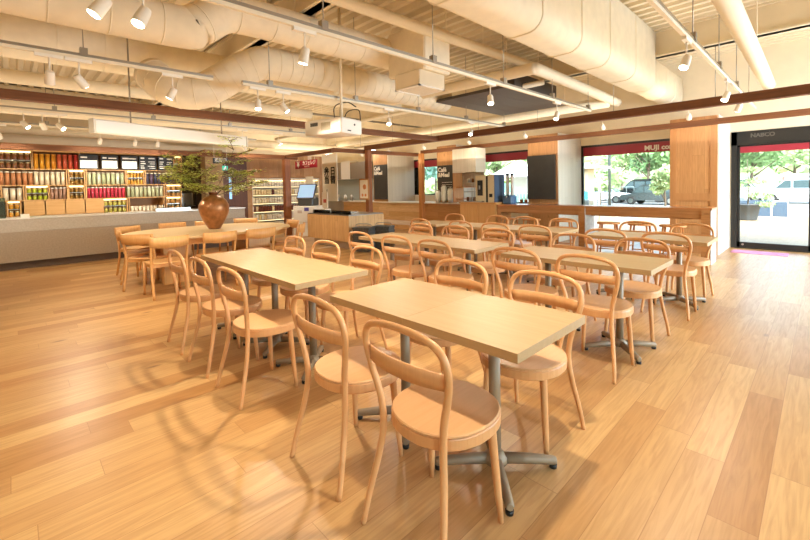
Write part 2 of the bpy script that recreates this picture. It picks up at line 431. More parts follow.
# left-hand background walls
M_brown = planks('brown_wall_boards', ['#6a4026', '#7a4c2e', '#5e3820'], .19, 4, 'Z', 'Y', rough=.5, gap=.006, gapcol='#3a2010', knots=False)
M_tan = planks('tan_wall_boards', ['#a57a4e', '#b58a5c', '#9a6f44', '#bd9468'], .16, .9, 'Z', 'Y', rough=.5, gap=.003, gapcol='#7a5530', knots=False)
struct(MB().box(-12.75, -12.6, 4.45, 5.35, 0, 2.45), 'wall_side', M_brown)
struct(MB().box(-12.95, -12.6, 5.35, 8.25, 1.74, 2.5), 'wall_upper', M_tan)
mb = MB(); mb.box(-12.95, -12.6, 5.35, 5.5, 0, 1.74); mb.box(-12.95, -12.6, 7.98, 8.25, 0, 1.74); mb.box(-13.3, -12.62, 5.5, 7.98, 0, .1)
struct(mb, 'wall_lower', M_tan)
M_plaster = mat('mottled_plaster', '#a08560', .8, noise=.18, nscale=9)
struct(MB().box(-12.4, -12.0, 3.93, 4.4, 0, 2.5), 'pillar', M_plaster)
struct(MB().box(-14.6, -14.5, 3.3, 4.6, 0, 2.6), 'wall_inner', mat('dark_room_wall', '#4a3a2c', .8))
struct(MB().box(-12.62, -12.58, -4.2, 3.4, 0, 2.5), 'wall_shelf', wood('shelf_back_wood', '#b98a52', '#a97a44', 'Z', .6, .5))
struct(MB().box(-13.2, -12.58, -4.2, 8.25, 2.5, 2.62), 'trim_9', M_paint)
struct(MB().box(XL-2.5, XL, YB, 3.3, 2.62, 3.9), 'wall_top', M_paint)

# ------------------------------------------------------------------ timber beams and posts
def beam(x0, x1, y0, y1, z0, z1, m, label, name='timber_beam', cat='beam'):
    return tag(MB().box(x0, x1, y0, y1, z0, z1).build(name, m), label, cat, None, 'thing')
beam(-8.6, 3.4, 6.86, 6.97, 2.35, 2.47, M_beam, 'dark timber beam crossing to the right, nearer of the two at the window side')
beam(-8.56, 3.4, 9.0-.0, 9.095, 2.345, 2.445, M_beam, 'dark timber beam running just in front of the window wall')
beam(-6.08, -5.98, -3.6, 6.86, 2.35, 2.45, M_beamy, 'dark timber beam passing behind the hanging projector')
beam(-11.05, -10.95, -3.6, 6.2, 2.23, 2.33, M_beamy, 'dark timber beam in front of the shelves of tins')
beam(-10.95, -8.6, 5.8, 5.9, 2.25, 2.35, M_beam, 'short brown timber beam from the kiosk post to the right')
beam(-8.72, -8.62, 5.9, 9.0, 2.27, 2.37, M_beamy, 'brown timber beam above the bento banner')
for (x, y, m, t, lab) in ((-11.0, 5.85, M_beamz, 2.23, 'brown square timber post beside the payment kiosk'),
                       (-8.5, 6.91, M_beamz, 2.35, 'brown square timber post carrying the small food poster'),
                       (-8.46, 8.93, M_post, 2.345, 'pale square timber post at the end of the low wooden wall')):
    w = .085 if y < 6 else .065
    p = MB().box(x-w, x+w, y-w, y+w, 0, t).build('timber_post', m)
    tag(p, lab, 'post', None, 'thing')

# ------------------------------------------------------------------ ducts, pipes
def arc(pts, n=6):
    """smooth a polyline with Catmull-Rom"""
    P = [Vector(p) for p in pts]; P = [P[0]*2-P[1]] + P + [P[-1]*2-P[-2]]; out = []
    for i in range(1, len(P)-2):
        for k in range(n):
            t = k/n; a, b, c, d = P[i-1:i+3]
            out.append(.5*((2*b)+(-a+c)*t+(2*a-5*b+4*c-d)*t*t+(-a+3*b-3*c+d)*t**3))
    out.append(P[-2]); return out
def pipe(name, pts, r, m, label, cat, n=18, bands=0, smooth=6, hangers=()):
    pp = arc(pts, smooth) if smooth else pts
    o = MB().tube(pp, r, n).build(name, m)
    tag(o, label, cat)
    if bands:
        L = 0; last = Vector(pp[0])
        for i in range(1, len(pp)):
            seg = Vector(pp[i])-last; d = seg.length; k = bands-(L % bands)
            while k < d:
                c = last+seg*(k/d); t = seg.normalized()
                MB().tube([c-t*.006, c+t*.006], r+.004, n).build('duct_seam', m, o); k += bands
            L += d; last = Vector(pp[i])
    for (x, y, z) in hangers:
        MB().tube([(x, y, z+r), (x, y, ZD)], .006, 6).build('hanger_rod', M_paint, o)
    return o
pipe('round_duct', [(-4.57, -3.5, 3.0), (-4.57, -1, 3.0), (-4.57, 1.15, 3.0), (-4.57, 1.45, 3.06), (-4.57, 1.72, 3.25), (-4.57, 2.0, 3.3), (-4.55, 3.0, 3.3), (-4.5, 4.25, 3.3)], .205, M_duct,
     'cream wrapped round duct with a kink, feeding the ceiling air unit', 'duct', bands=.42, hangers=((-4.57, 0, 3.0), (-4.57, 1.0, 3.0), (-4.55, 2.6, 3.3)))
pipe('round_duct', [(-7.0, -3.5, 3.3), (-7.0, 2, 3.3), (-7.0, 6.5, 3.3)], .27, M_duct, 'straight cream round duct, farther of the long ducts on the left', 'duct', bands=.5, hangers=((-7, 0, 3.3), (-7, 2, 3.3)))
pipe('round_duct', [(-5.22, 6.2, 3.02), (-5.22, 4.6, 3.03), (-5.25, 2.75, 3.05), (-5.34, 2.35, 2.98), (-5.52, 1.98, 2.72), (-5.6, 1.76, 2.6), (-5.76, 1.5, 2.64), (-6.05, 1.36, 2.86)], .215, M_duct,
     'thick cream duct elbow dropping towards the brown beam', 'duct', bands=.16, n=24, hangers=((-5.25, 3.0, 3.05), (-5.22, 4.2, 3.03)))
pipe('ceiling_pipe', [(-3.75, -2, 3.4), (-3.7, 3, 3.4), (-3.55, 6.7, 3.4)], .07, M_paint, 'long cream pipe running over the dark ceiling panel', 'pipe', n=14, hangers=((-3.7, 2.2, 3.4), (-3.6, 5.2, 3.4)))
pipe('ceiling_pipe', [(-6.3, 5.36, 3.0), (-4.5, 5.4, 3.0), (-3.02, 5.44, 3.0), (-2.92, 5.47, 3.0), (-2.9, 5.6, 3.0), (-2.93, 7, 3.0), (-3.0, 9.1, 3.0)], .085, M_paint, 'cream pipe that turns a sharp corner beside the big duct', 'pipe', n=14)
pipe('ceiling_pipe', [(-.6, 2.5, 2.93), (-.62, 5, 2.93), (-.66, 9.2, 2.93)], .09, M_paint, 'cream pipe beside the bright light track at far right', 'pipe', n=14, hangers=((-.61, 4.4, 2.93), (-.64, 7.2, 2.93)))
pipe('ceiling_pipe', [(-8.2, -3, 3.05), (-8.2, 5, 3.05)], .1, M_paint, 'slender cream pipe over the oval table', 'pipe', n=12)
pipe('ceiling_pipe', [(-9.6, -3, 2.85), (-9.6, 6, 2.85)], .14, M_duct, 'cream pipe in front of the shelf wall, farthest left', 'pipe', n=12)
pipe('ceiling_pipe', [(-12.5, 4.7, 3.25), (-5.0, 4.7, 3.25)], .05, M_paint, 'thin crosswise cream pipe above the projector', 'pipe', n=10, smooth=0, hangers=((-8, 4.7, 3.25), (-10, 4.7, 3.25)))
pipe('ceiling_pipe', [(-12.5, 6.3, 3.0), (-3.2, 6.3, 3.0)], .045, M_paint, 'thin crosswise cream pipe beyond the projector', 'pipe', n=10, smooth=0, hangers=((-8, 6.3, 3.0), (-5.5, 6.3, 3.0)))
pipe('ceiling_pipe', [(-9.3, -3, 3.3), (-9.3, 9.9, 3.3)], .03, M_silver, 'slim metal conduit above the oval table', 'pipe', n=8, smooth=0)
pipe('ceiling_pipe', [(-12.4, -3, 2.8), (-12.4, 9.9, 2.8)], .12, M_duct, 'cream pipe along the far left wall above the tins', 'pipe', n=12, smooth=0)
pipe('ceiling_pipe', [(-12.6, 8.6, 2.95), (-3.0, 8.6, 2.95)], .11, M_duct, 'crosswise cream duct behind the brown beams near the windows', 'pipe', n=14, smooth=0, hangers=((-9, 8.6, 2.95), (-6, 8.6, 2.95)))
pipe('branch_pipe', [(-2.6, 4.02, 3.35), (-1.75, 3.95, 3.5)], .075, M_paint, 'short cream branch pipe stuck into the big square duct', 'pipe', n=12, smooth=0)
# big rectangular duct with rounded lower corners
def rect_duct(name, x0, x1, y0, y1, z0, z1, label, seams):
    def ring(y, e=0):
        p = []; r = .16
        for k in range(7):
            a = PI+ k/6*PI/2; p.append((x0+r+(r+e)*math.cos(a), y, z0+r+(r+e)*math.sin(a)))
        for k in range(7):
            a = 1.5*PI + k/6*PI/2; p.append((x1-r+(r+e)*math.cos(a), y, z0+r+(r+e)*math.sin(a)))
        p += [(x1+e, y, z1), (x0-e, y, z1)]
        return p
    o = MB().loft([ring(y0), ring(y1)], True).build(name, M_duct); tag(o, label, 'duct')
    for y in seams: MB().loft([ring(y-.012, .001), ring(y, .012), ring(y+.012, .001)], True).build('duct_seam', M_duct, o)
    return o
rect_duct('square_duct', -2.46, -1.98, -3.4, 7.82, 2.9, 3.84, 'big cream square duct with rounded corners across the top', [1.2, 2.7, 3.9, 4.85, 5.75, 6.8])
rect_duct('square_duct', -2.5, -2.1, 8.08, 10.3, 2.95, 3.5, 'smaller cream square duct beyond the girder by the windows', [9.0, 9.7])
# ceiling air unit
t = empty('ceiling_air_unit', (-3.98, 4.2, 2.7)); tag(t, 'cream box air unit with a square outlet hanging at the end of the round duct', 'air unit')
MB().rbox(-.24, .24, -.26, .26, 0, .2, .01).build('outlet_box', M_paint, t)
MB().rbox(-.42, .3, -.22, .32, .2, .82, .02).build('body', M_duct, t)
g = MB()
for k in range(9): g.box(-.19, .19, -.2+k*.05, -.185+k*.05, -.012, 0)
g.box(-.24, .24, -.26, -.23, -.015, 0); g.box(-.24, .24, .23, .26, -.015, 0); g.box(-.24, -.21, -.26, .26, -.015, 0); g.box(.21, .24, -.26, .26, -.015, 0)
g.build('grille', M_white, t)
for sx, sy in ((-.38, -.18), (.26, .28)): MB().tube([(sx, sy, .82), (sx, sy, 1.17)], .008, 6).build('hanger_rod', M_paint, t)
# dark ceiling panel
t = empty('dark_ceiling_panel', (-4.3, 6.9, 2.9)); tag(t, 'large dark brown slatted panel hung flat under the ceiling', 'ceiling panel')
g = MB()
for k in range(4): g.box(-.75+k*.375, -.38+k*.375, -1.15, 1.1, 0, .05)
g.build('panel', mat('dark_brown_panel', '#4a4038', .6, noise=.08), t)
for x in (-.7, .7):
    for y in (-1.05, 0, 1.05): MB().tube([(x, y, .05), (x, y, .97)], .008, 6).build('hanger_rod', M_paint, t)
MB().box(.45, .75, -.9, .6, .05, .3).build('fan_box', mat('dark_grey_box', '#3a342e', .5), t)
# white cassette air conditioner, top right
t = empty('ceiling_cassette', (-1.03, 3.62, 3.0)); tag(t, 'white ceiling cassette air conditioner at the top edge beside the bright track', 'air conditioner')
MB().rbox(-.3, .3, -.4, .4, 0, .05, .015).build('panel', M_white, t)
MB().rbox(-.27, .27, -.36, .36, .05, .3, .01).build('body', M_paint, t)
g = MB()
for k in range(10): g.box(-.16, .16, -.17+k*.035, -.16+k*.035, -.01, 0)
g.build('grille', mat('grey_grille', '#c9c2b4', .5), t)
# projector
t = empty('projector', (-4.95, 3.39, 2.1), .24); tag(t, 'white projector hanging from the ceiling before the brown beam', 'projector')
MB().rbox(-.35, .35, -.23, .23, 0, .21, .02).build('body', M_white, t)
g = MB()
for k in range(9): g.box(-.02+k*.02, -.01+k*.02, -.236, -.228, .05, .16)
g.build('side_grille', mat('vent_tan', '#b9ad90', .5), t)
g = MB()
for k in range(8): g.box(-.22+k*.018, -.212+k*.018, -.236, -.228, .12, .17)
g.build('side_vent', M_black, t)
MB().tube([(.35, .05, .13), (.356, .05, .13)], .014, 16).build('lens', M_black, t)
MB().box(.35, .354, -.1, -.03, .03, .045).build('badge', M_black, t)
MB().tube([(.16, 0, .2), (.16, 0, 1.77)], .02, 8).build('mount_pole', M_paint, t)
g = MB().tube(arc([(-.05, .1, .2), (-.1, .15, .45), (.1, .2, .5), (.25, .22, .42)]), .008, 6); g.tube(arc([(.1, .1, .2), (.15, .15, .35), (.35, .15, .35), (.38, .15, .2)]), .007, 6)
g.build('cable', M_black, t)
# roll-up screen case
t = empty('projection_screen', (-6.735, 1.876, 2.1), .295); tag(t, 'long white roll-up projection screen case hung near the ceiling', 'screen')
MB().rbox(-.06, .06, -1.15, 1.15, 0, .17, .015).build('case', M_white, t)
MB().box(-.066, .066, -1.165, -1.15, -.005, .175).build('end_cap', mat('screen_cap', '#d8d2c4', .5), t)
MB().box(-.066, .066, 1.15, 1.165, -.005, .175).build('end_cap', MATS['screen_cap'], t)
for y, h in ((-.7, 1.77), (.7, .9)): MB().tube([(0, y, .17), (0, y, h)], .010, 6).build('hanger_rod', M_silver, t)

# ------------------------------------------------------------------ light tracks and spotlights
ZT = 2.6
def track(x, y0, y1, m, label, z=ZT):
    t = empty('light_track', (x, (y0+y1)/2, z)); tag(t, label, 'light track'); h = (y1-y0)/2
    MB().box(-.015, .015, -h, h, 0, .03).build('rail', M_paint, t)
    MB().box(-.02, .02, -h, h, .03, .055).build('channel', m, t)
    y = -h+.35
    while y < h:
        MB().tube([(0, y, .1), (0, y, ZD-z)], .005, 6).build('hanger_rod', M_silver, t)
        MB().box(-.028, .028, y-.03, y+.03, .03, .11).build('clamp', M_silver, t)
        y += 1.35
    return t
track(-2.88, -2.5, 7.4, M_silver, 'long ceiling light track passing over the front tables')
track(-4.9, -2.5, 1.72, M_silver, 'grey light track on the left whose end stops short of the duct elbow')
track(-4.88, 2.05, 8.6, M_silver, 'light track running over the middle table row, behind the projector')
track(-8.4, -2.5, 6.0, M_silver, 'light track above the oval table')
track(-10.2, -2.5, 4.6, M_silver, 'light track nearest the shelf wall')
track(-.86, -2.5, 9.6, M_chrome, 'bright metal light track at upper right')

def spot(x, y, tx, ty, power, label, lit=True, z=ZT, cyl=False, size=1.9, drop=0):
    """track spotlight aimed at (tx, ty) on the floor"""
    t = empty('track_spotlight', (x, y, z)); tag(t, label, 'spotlight', 'white track spotlights')
    MB().box(-.02, .02, -.1, .1, -.03, 0).build('adapter', M_whitep, t)
    d = Vector((tx-x, ty-y, .7-(z-.16))).normalized()
    if cyl: d = (d + Vector((0, 0, -.8))).normalized()
    q = -.19-drop
    p = Vector((0, 0, q))
    MB().tube([(0, 0, -.03), (0, 0, q+.045)], .007, 8).build('stem', M_whitep, t)
    hd = MB()
    hd.tube([p-d*.045, p-d*.04, p-d*.02, p+d*.075, p+d*.08], [.02, .03, .035, .040, .040], 18)
    hd.tube([p+Vector((0, 0, .05)), p], .012, 8)
    h = hd.build('head', M_whitep, t)
    MB().tube([p+d*.0805, p+d*.083], .033, 18).build('lens', M_lamp if lit else M_whitep, h)
    l = bpy.data.lights.new('spot', 'SPOT'); l.energy = power; l.color = (1, .88, .69); l.spot_size = size; l.spot_blend = .55; l.shadow_soft_size = .035
    o = bpy.data.objects.new('spot_lamp', l); C.objects.link(o); o.parent = t; o.location = p+d*.1
    o.rotation_euler = d.to_track_quat('-Z', 'Y').to_euler()
    return t
PWR = 66
A = 'over the front tables track'
def near(names):
    pass
S = [ # x, y, target, power factor, label
 (-2.88, .42, (-2.9, -.7), .7, 'large lit white spotlight at the top left corner, left one of the pair'),
 (-2.88, .62, (-2.5, -.2), .8, 'large lit white spotlight at the top left corner, right one of the pair'),
 (-2.88, 1.72, (-3.6, 1.3), 3.4, 'white cylindrical spotlight pointing down above the left table of the front row'),
 (-2.88, 4.3, (-2.3, 3.6), 1, 'white spotlight hanging before the dark ceiling panel'),
 (-2.88, 6.1, (-2.9, 5.3), 1, 'white spotlight just beyond the dark ceiling panel'),
 (-4.9, .30, (-6.4, .3), .9, 'white spotlight on the left track, left one of its pair'),
 (-4.9, .51, (-5.9, 2.0), 1, 'white spotlight on the left track, right one of its pair'),
 (-4.9, 1.3, (-5.5, .5), .8, 'white spotlight half hidden at the left track end'),
 (-4.88, 2.24, (-4.4, 2.0), 1, 'lit white spotlight right of the thick duct elbow'),
 (-4.88, 2.58, (-4.2, 3.6), 1, 'white spotlight left of the projector, farther of two'),
 (-4.88, 4.41, (-3.8, 3.5), 1, 'brightly lit spotlight right of the projector'),
 (-4.88, 6.6, (-4.3, 5.2), 1, 'spotlight on the middle track near the upper brown beam'),
 (-8.4, .19, (-7.6, 1.6), 1, 'white spotlight left of the projection screen, first of three'),
 (-8.4, .4, (-9.9, 1.2), 1.3, 'white spotlight left of the projection screen, second of three'),
 (-8.4, .60, (-6.9, 2.2), 2.4, 'white spotlight left of the projection screen, third of three'),
 (-8.4, 3.5, (-7.0, 2.9), 2.2, 'lit spotlight above the oval table beyond the plant'),
 (-8.4, 4.3, (-7.9, 5.2), 1.8, 'spotlight over the wooden serving island'),
 (-10.2, -.1, (-11.9, .2), 1.2, 'white spotlight before the tins, farthest left'),
 (-10.2, 1.35, (-11.9, 1.1), 1.2, 'white spotlight before the menu boards, left one'),
 (-10.2, 1.95, (-11.9, 1.9), 1.2, 'white spotlight before the menu boards, middle one'),
 (-10.2, 2.37, (-11.9, 2.7), 1.2, 'white spotlight before the menu boards, right one'),
 (-10.2, 4.3, (-12.2, 6.4), 1.6, 'lit spotlight in front of the brown boards and drinks fridge'),
 (-.86, 4.35, (-1.2, 3.4), 1, 'lit white spotlight on the bright metal track, nearest one'),
 (-.86, 6.5, (-1.3, 5.4), .8, 'white spotlight on the bright metal track above the upper beam'),
 (-.86, 7.6, (-1.6, 8.2), .8, 'white spotlight on the bright metal track between the two beams'),
 (-.86, 1.78, (-.95, 1.65), 2.8, 'white spotlight on the bright metal track, out of view over the front'),
 (-.86, -.6, (-.4, .3), .6, 'added unseen spotlight on the bright metal track behind the camera'),  # unseen lamp added to brighten the foreground floor
 (-2.88, -1.2, (-3.2, -.1), .7, 'white spotlight over the open floor behind the camera'),
 (-4.9, -1.0, (-5.6, -.2), 1.3, 'white spotlight over the open floor at far left'),
 (-8.4, -1.0, (-9.9, -.2), 1.5, 'added white spotlight brightening the counter front, out of view'),  # extra lamp added out of view to lift the counter front
]
for x, y, tg, pf, lab in S:
    spot(x, y, tg[0], tg[1], PWR*pf, lab, cyl=(abs(y-1.72) < .01))
t = empty('light_track', (-4.9, 8.0, ZT)); tag(t, 'crosswise light track in front of the window piers', 'light track')
MB().box(-5.6, 5.6, -.015, .015, 0, .03).build('rail', M_paint, t); MB().box(-5.6, 5.6, -.02, .02, .03, .055).build('channel', M_silver, t)
for k in range(8): MB().tube([(-5.3+k*1.5, 0, .05), (-5.3+k*1.5, 0, ZD-ZT)], .005, 6).build('hanger_rod', M_silver, t)
for k, x in enumerate((.1, -1.55, -2.9, -4.5, -6.0, -7.5, -8.9, -10.2)):
    spot(x, 8.0, x-.3, 11.2, PWR*.45, 'spotlight on the crosswise track by the window piers, %s from the right' % ORD[k])

# ------------------------------------------------------------------ square tables
def make_table():
    t = empty('square_table'); h = .3009
    top = MB().rbox(-h, h, -h, h, .682, .72, .0012).build('tabletop', M_veneer, t)
    MB().box(-.13, .13, -.13, .13, .674, .682).build('mounting_plate', M_taupe, t)
    MB().tube([(0, 0, .06), (0, 0, .674)], .027, 18).build('column', M_taupe, t)
    MB().lathe([(.055, .035), (.055, .06), (.04, .075), (.03, .09)], n=18).build('hub', M_taupe, t)
    for k in range(4):
        a = PI/4+k*PI/2; d = Vector((math.cos(a), math.sin(a), 0))
        arm = MB().tube([d*.02+Vector((0, 0, .05)), d*.15+Vector((0, 0, .045)), d*.275+Vector((0, 0, .034)), d*.285+Vector((0, 0, .034))], [.026, .024, .02, .014], 8, flat=1.0).build('base_arm', M_taupe, t)
        MB().lathe([(.017, 0), (.018, .018)], (d.x*.27, d.y*.27, 0), 12).build('foot_cap', M_black, arm)
    return t
TROWS = {  # row: (centre y, xs from the right)
 'front row': (1.597, [-1.067, -1.669, -2.668, -3.270, -3.872]),
 'middle row': (3.465, [-1.128, -1.730, -2.62, -3.222, -3.824]),
 'window row': (5.255, [-1.10, -1.702, -2.63, -3.232, -3.834, -4.69]),
}
table0 = make_table(); used = False
for row, (cy, xs) in TROWS.items():
    for i, x in enumerate(xs):
        t = table0 if not used else copy_tree(table0); used = True
        t.location = (x, cy, 0)
        tag(t, 'square oak-topped table, %s from the right in the %s' % (ORD[i], row), 'table', 'square cafe tables')

# ------------------------------------------------------------------ bentwood chairs
def catmull(pts, n=8): return arc(pts, n)
def make_chair(m, ms):
    t = empty('bentwood_chair')
    # seat outline: nearly round, flatter at the back
    N = 40; out = []
    for k in range(N):
        a = 2*PI*k/N; x = math.sin(a); y = -math.cos(a)
        e = 1.0 if y > 0 else 1.0
        out.append((.212*math.copysign(abs(x)**.88, x), .07+.215*math.copysign(abs(y)**(.92), y)))
    MB().prism([(x*.985, y*.985) for x, y in out], .438, .452, .004).build('seat', ms, t)
    rim = MB(); inner = [(x*.9, .07+(y-.07)*.9) for x, y in out]
    rim.loft([[(x*.99, y*.99, .398) for x, y in out], [(x, y, .402) for x, y in out], [(x, y, .436) for x, y in out], [(x*.99, y*.99, .440) for x, y in out],
              [(x, y, .440) for x, y in inner], [(x, y, .398) for x, y in inner]], False, cap=False)
    n = len(out); k = 0
    rim.loft([[(x, y, .398) for x, y in inner], [(x*.99, y*.99, .398) for x, y in out]], False, cap=False)
    rim.build('seat_rim', m, t)
    half = [(.203, -.205, 0), (.192, -.178, .12), (.168, -.142, .28), (.156, -.128, .40), (.166, -.134, .51), (.194, -.147, .61), (.210, -.157, .68), (.211, -.165, .73), (.196, -.172, .775), (.158, -.178, .806), (.085, -.182, .822), (0, -.184, .827)]
    path = half + [(-x, y, z) for x, y, z in reversed(half[:-1])]
    pp = catmull(path, 5)
    rad = [.0115 + min(1, p.z/.3)*.0025 for p in pp]
    MB().tube(pp, rad, 12, up=(0, 1, 0)).build('bent_frame', m, t)
    # curved slat
    sl = MB(); ra = []
    for k in range(13):
        u = -1+k/6; x = .2*u; y = -.153-.034*(1-u*u); w = .031-.004*u*u
        ra.append([(x, y-.005, .680-w), (x, y+.005, .680-w), (x, y+.004, .680+w), (x, y-.006, .680+w)])
    sl.loft(ra, True); sl.build('back_slat', m, t)
    for sx in (-1, 1):
        MB().tube([(sx*.155, .155, .43), (sx*.158, .158, .39), (sx*.176, .172, .12), (sx*.184, .18, 0)], [.017, .018, .015, .011], 12).build('front_leg', m, t)
    return t
CH = make_chair(M_beech, M_beechs)
used = False
pos = {
 'front row': ([-1.06, -1.634, -2.66, -3.255, -3.85], [-1.10, -1.70, -2.71, -3.32, -3.92]),
 'middle row': ([-1.15, -1.71, -2.56, -3.10, -3.70], [-1.13, -1.75, -2.62, -3.25, -3.84]),
 'window row': ([-1.09, -1.67, -2.50, -3.08, -3.66, -4.46], [-1.09, -1.67, -2.65, -3.28, -3.80, -4.70]),
}
for row, (cy, xs) in TROWS.items():
    for side in (0, 1):
        for i, x in enumerate(pos[row][side]):
            c = CH if not used else copy_tree(CH); used = True
            off = -.432 if side == 0 else .388
            jit = random.uniform(-.012, .012)
            c.location = (x, cy+off+(jit if row != 'front row' else 0), 0)
            c.rotation_euler = (0, 0, (0 if side == 0 else PI) + random.uniform(-.05, .05)*(0 if row == 'front row' and i < 2 else 1))
            tag(c, 'bentwood chair, %s side of the %s table from the right, %s' % (('near', 'window')[side], ORD[i], row), 'chair', 'bentwood cafe chairs')

# ------------------------------------------------------------------ oval table and its chairs
t = empty('oval_table', (-6.93, 2.35, 0)); tag(t, 'large pale oval communal table carrying the copper vase', 'table')
def superell(a, b, p, n=64):
    o = []
    for k in range(n):
        q = 2*PI*k/n; x = math.cos(q); y = math.sin(q)
        o.append((a*math.copysign(abs(x)**p, x), b*math.copysign(abs(y)**p, y)))
    return o
MB().prism(superell(.93, 1.22, .82), .685, .72, .006).build('tabletop', wood('pale_veneer', '#e3c79a', '#d9b988', 'Y', 1, .4), t)
mo = wood('oval_frame_wood', '#d9a768', '#cb9656', 'Z', 1, .42)
MB().prism(superell(.86, 1.14, .82), .60, .685).build('apron', mo, t)
for x, y in ((.28, -.62), (.28, .62), (-.28, -.62), (-.28, .62)):
    MB().rbox(x-.08, x+.08, y-.19, y+.19, 0, .60, .01).build('leg', mo, t)
MB().box(.80, .885, -.3, -.18, .625, .655).build('socket', M_black, t)

def make_side_chair():
    t = empty('wooden_side_chair'); m = wood('honey_oak', '#d8a264', '#ca9152', 'Z', 1.3, .4); ms = wood('honey_oak_seat', '#dcab70', '#cf9a5c', 'Y', 1.3, .4)
    MB().prism([(x, y) for x, y in superell(.225, .215, .6, 40)], .425, .445, .006).build('seat', ms, t)
    f = MB(); f.box(-.2, .2, -.185, -.165, .385, .425); f.box(-.2, .2, .165, .185, .385, .425); f.box(-.205, -.185, -.18, .18, .385, .425); f.box(.185, .205, -.18, .18, .385, .425)
    f.build('seat_frame', m, t)
    for sx in (-1, 1):
        MB().tube([(sx*.205, .18, .43), (sx*.21, .2, 0)], [.019, .013], 10).build('front_leg', m, t)
        MB().tube(arc([(sx*.2, -.26, 0), (sx*.2, -.2, .25), (sx*.2, -.185, .43), (sx*.205, -.21, .6), (sx*.205, -.25, .775)], 4), .0165, 10).build('rear_leg', m, t)
    ra = []
    for k in range(13):
        u = -1+k/6; x = .225*u; y = -.232-.04*(1-u*u); low = .655-.03*(1-u*u)
        ra.append([(x, y-.008, low), (x, y+.008, low), (x, y-.004, .775), (x, y-.02, .775)])
    MB().loft(ra, True).build('backrest', m, t)
    return t
SCH = make_side_chair(); used = False
for x, y, rz, lab in (
   (-6.0, 1.43, PI/2, 'curved-back wooden chair at the near side of the oval table, second from the left'),
   (-6.0, 2.05, PI/2, 'curved-back wooden chair at the near side of the oval table, in front of the vase'),
   (-6.0, 2.63, PI/2, 'curved-back wooden chair at the near side of the oval table, rightmost'),
   (-6.6, 1.38, .75, 'curved-back wooden chair turned at the left near corner of the oval table'),
   (-7.27, 1.40, -.15, 'curved-back wooden chair seen side-on at the left end of the oval table'),
   (-7.85, 1.5, -PI/2+.5, 'curved-back wooden chair beyond the oval table, leftmost'),
   (-8.0, 2.1, -PI/2, 'curved-back wooden chair beyond the oval table, second from the left'),
   (-8.0, 2.7, -PI/2, 'curved-back wooden chair beyond the oval table, third from the left'),
   (-7.9, 3.3, -PI/2-.4, 'curved-back wooden chair beyond the oval table, rightmost'),
   (-6.15, 3.25, PI*.78, 'curved-back wooden chair at the right near corner of the oval table'),
   (-6.85, 3.50, PI, 'curved-back wooden chair at the right end of the oval table')):
    c = SCH if not used else copy_tree(SCH); used = True
    c.location = (x, y, 0); c.rotation_euler = (0, 0, rz); tag(c, lab, 'chair', 'wooden chairs round the oval table')

# vase and branches
v = empty('copper_vase', (-6.93, 2.38, .72)); v.scale = (.92, .92, .98); tag(v, 'round-shouldered brown copper vase on the oval table', 'vase')
prof = [(.09, 0), (.11, .02), (.17, .12), (.225, .24), (.25, .33), (.245, .40), (.21, .47), (.15, .525), (.085, .55), (.07, .57), (.075, .60), (.062, .60), (.058, .56), (.09, .52), (.05, .3)]
MB().lathe(prof, n=36).build('body', mat('hammered_copper', '#a06a3e', .34, .5, noise=.3, nscale=12, bump=.25), v)
MB().lathe([(.072, .57), (.082, .60), (.07, .61)], n=28).build('rim', mat('copper_rim', '#7a4426', .3, .6), v)
br = empty('leafy_branch', (-6.93, 2.38, 1.24)); tag(br, 'bundle of fine green leafy branches standing in the copper vase', 'branch')
rnd = random.Random(5); lf = MB(); st = MB()
def leafy(p, d, L, depth):
    pts = [Vector(p)]; dd = Vector(d).normalized(); n = 6
    for i in range(n):
        dd = (dd+Vector((rnd.uniform(-.2, .2), rnd.uniform(-.2, .2), rnd.uniform(-.12, .08)))).normalized()
        pts.append(pts[-1]+dd*L/n)
    st.tube(pts, [.007*(1-i/(n+1))*(.5+.5*depth/2) + .0015 for i in range(n+1)], 5)
    if depth:
        for i in range(2, n+1):
            for k in range(2):
                a = rnd.uniform(0, 2*PI)
                leafy(pts[i], dd*.5+Vector((math.cos(a), math.sin(a), rnd.uniform(-.2, .25))), L*rnd.uniform(.3, .5), depth-1)
    else:
        for i in range(1, n+1):
            for k in range(2):
                c = pts[i]+Vector((rnd.gauss(0, .018), rnd.gauss(0, .018), rnd.gauss(0, .012)))
                a = rnd.uniform(0, 2*PI); u = Vector((math.cos(a), math.sin(a), rnd.uniform(-.2, .2)))*.021; w = Vector((-math.sin(a), math.cos(a), rnd.uniform(-.4, .4)))*.011
                lf.quad(c-u, c+w, c+u, c-w)
for d, L in (((-.35, -.6, .55), .75), ((.35, .5, .5), .65), ((-.1, .2, 1), .85), ((-.3, -.35, .75), .7), ((.1, .8, .3), .6), ((-.1, -.8, .3), .6)):
    leafy((0, 0, 0), d, L, 2)
st.build('twigs', mat('twig', '#6b5233', .7), br); lf.build('leaves', mat('leaf_green', '#d2dc66', .5, noise=.25, nscale=3), br)

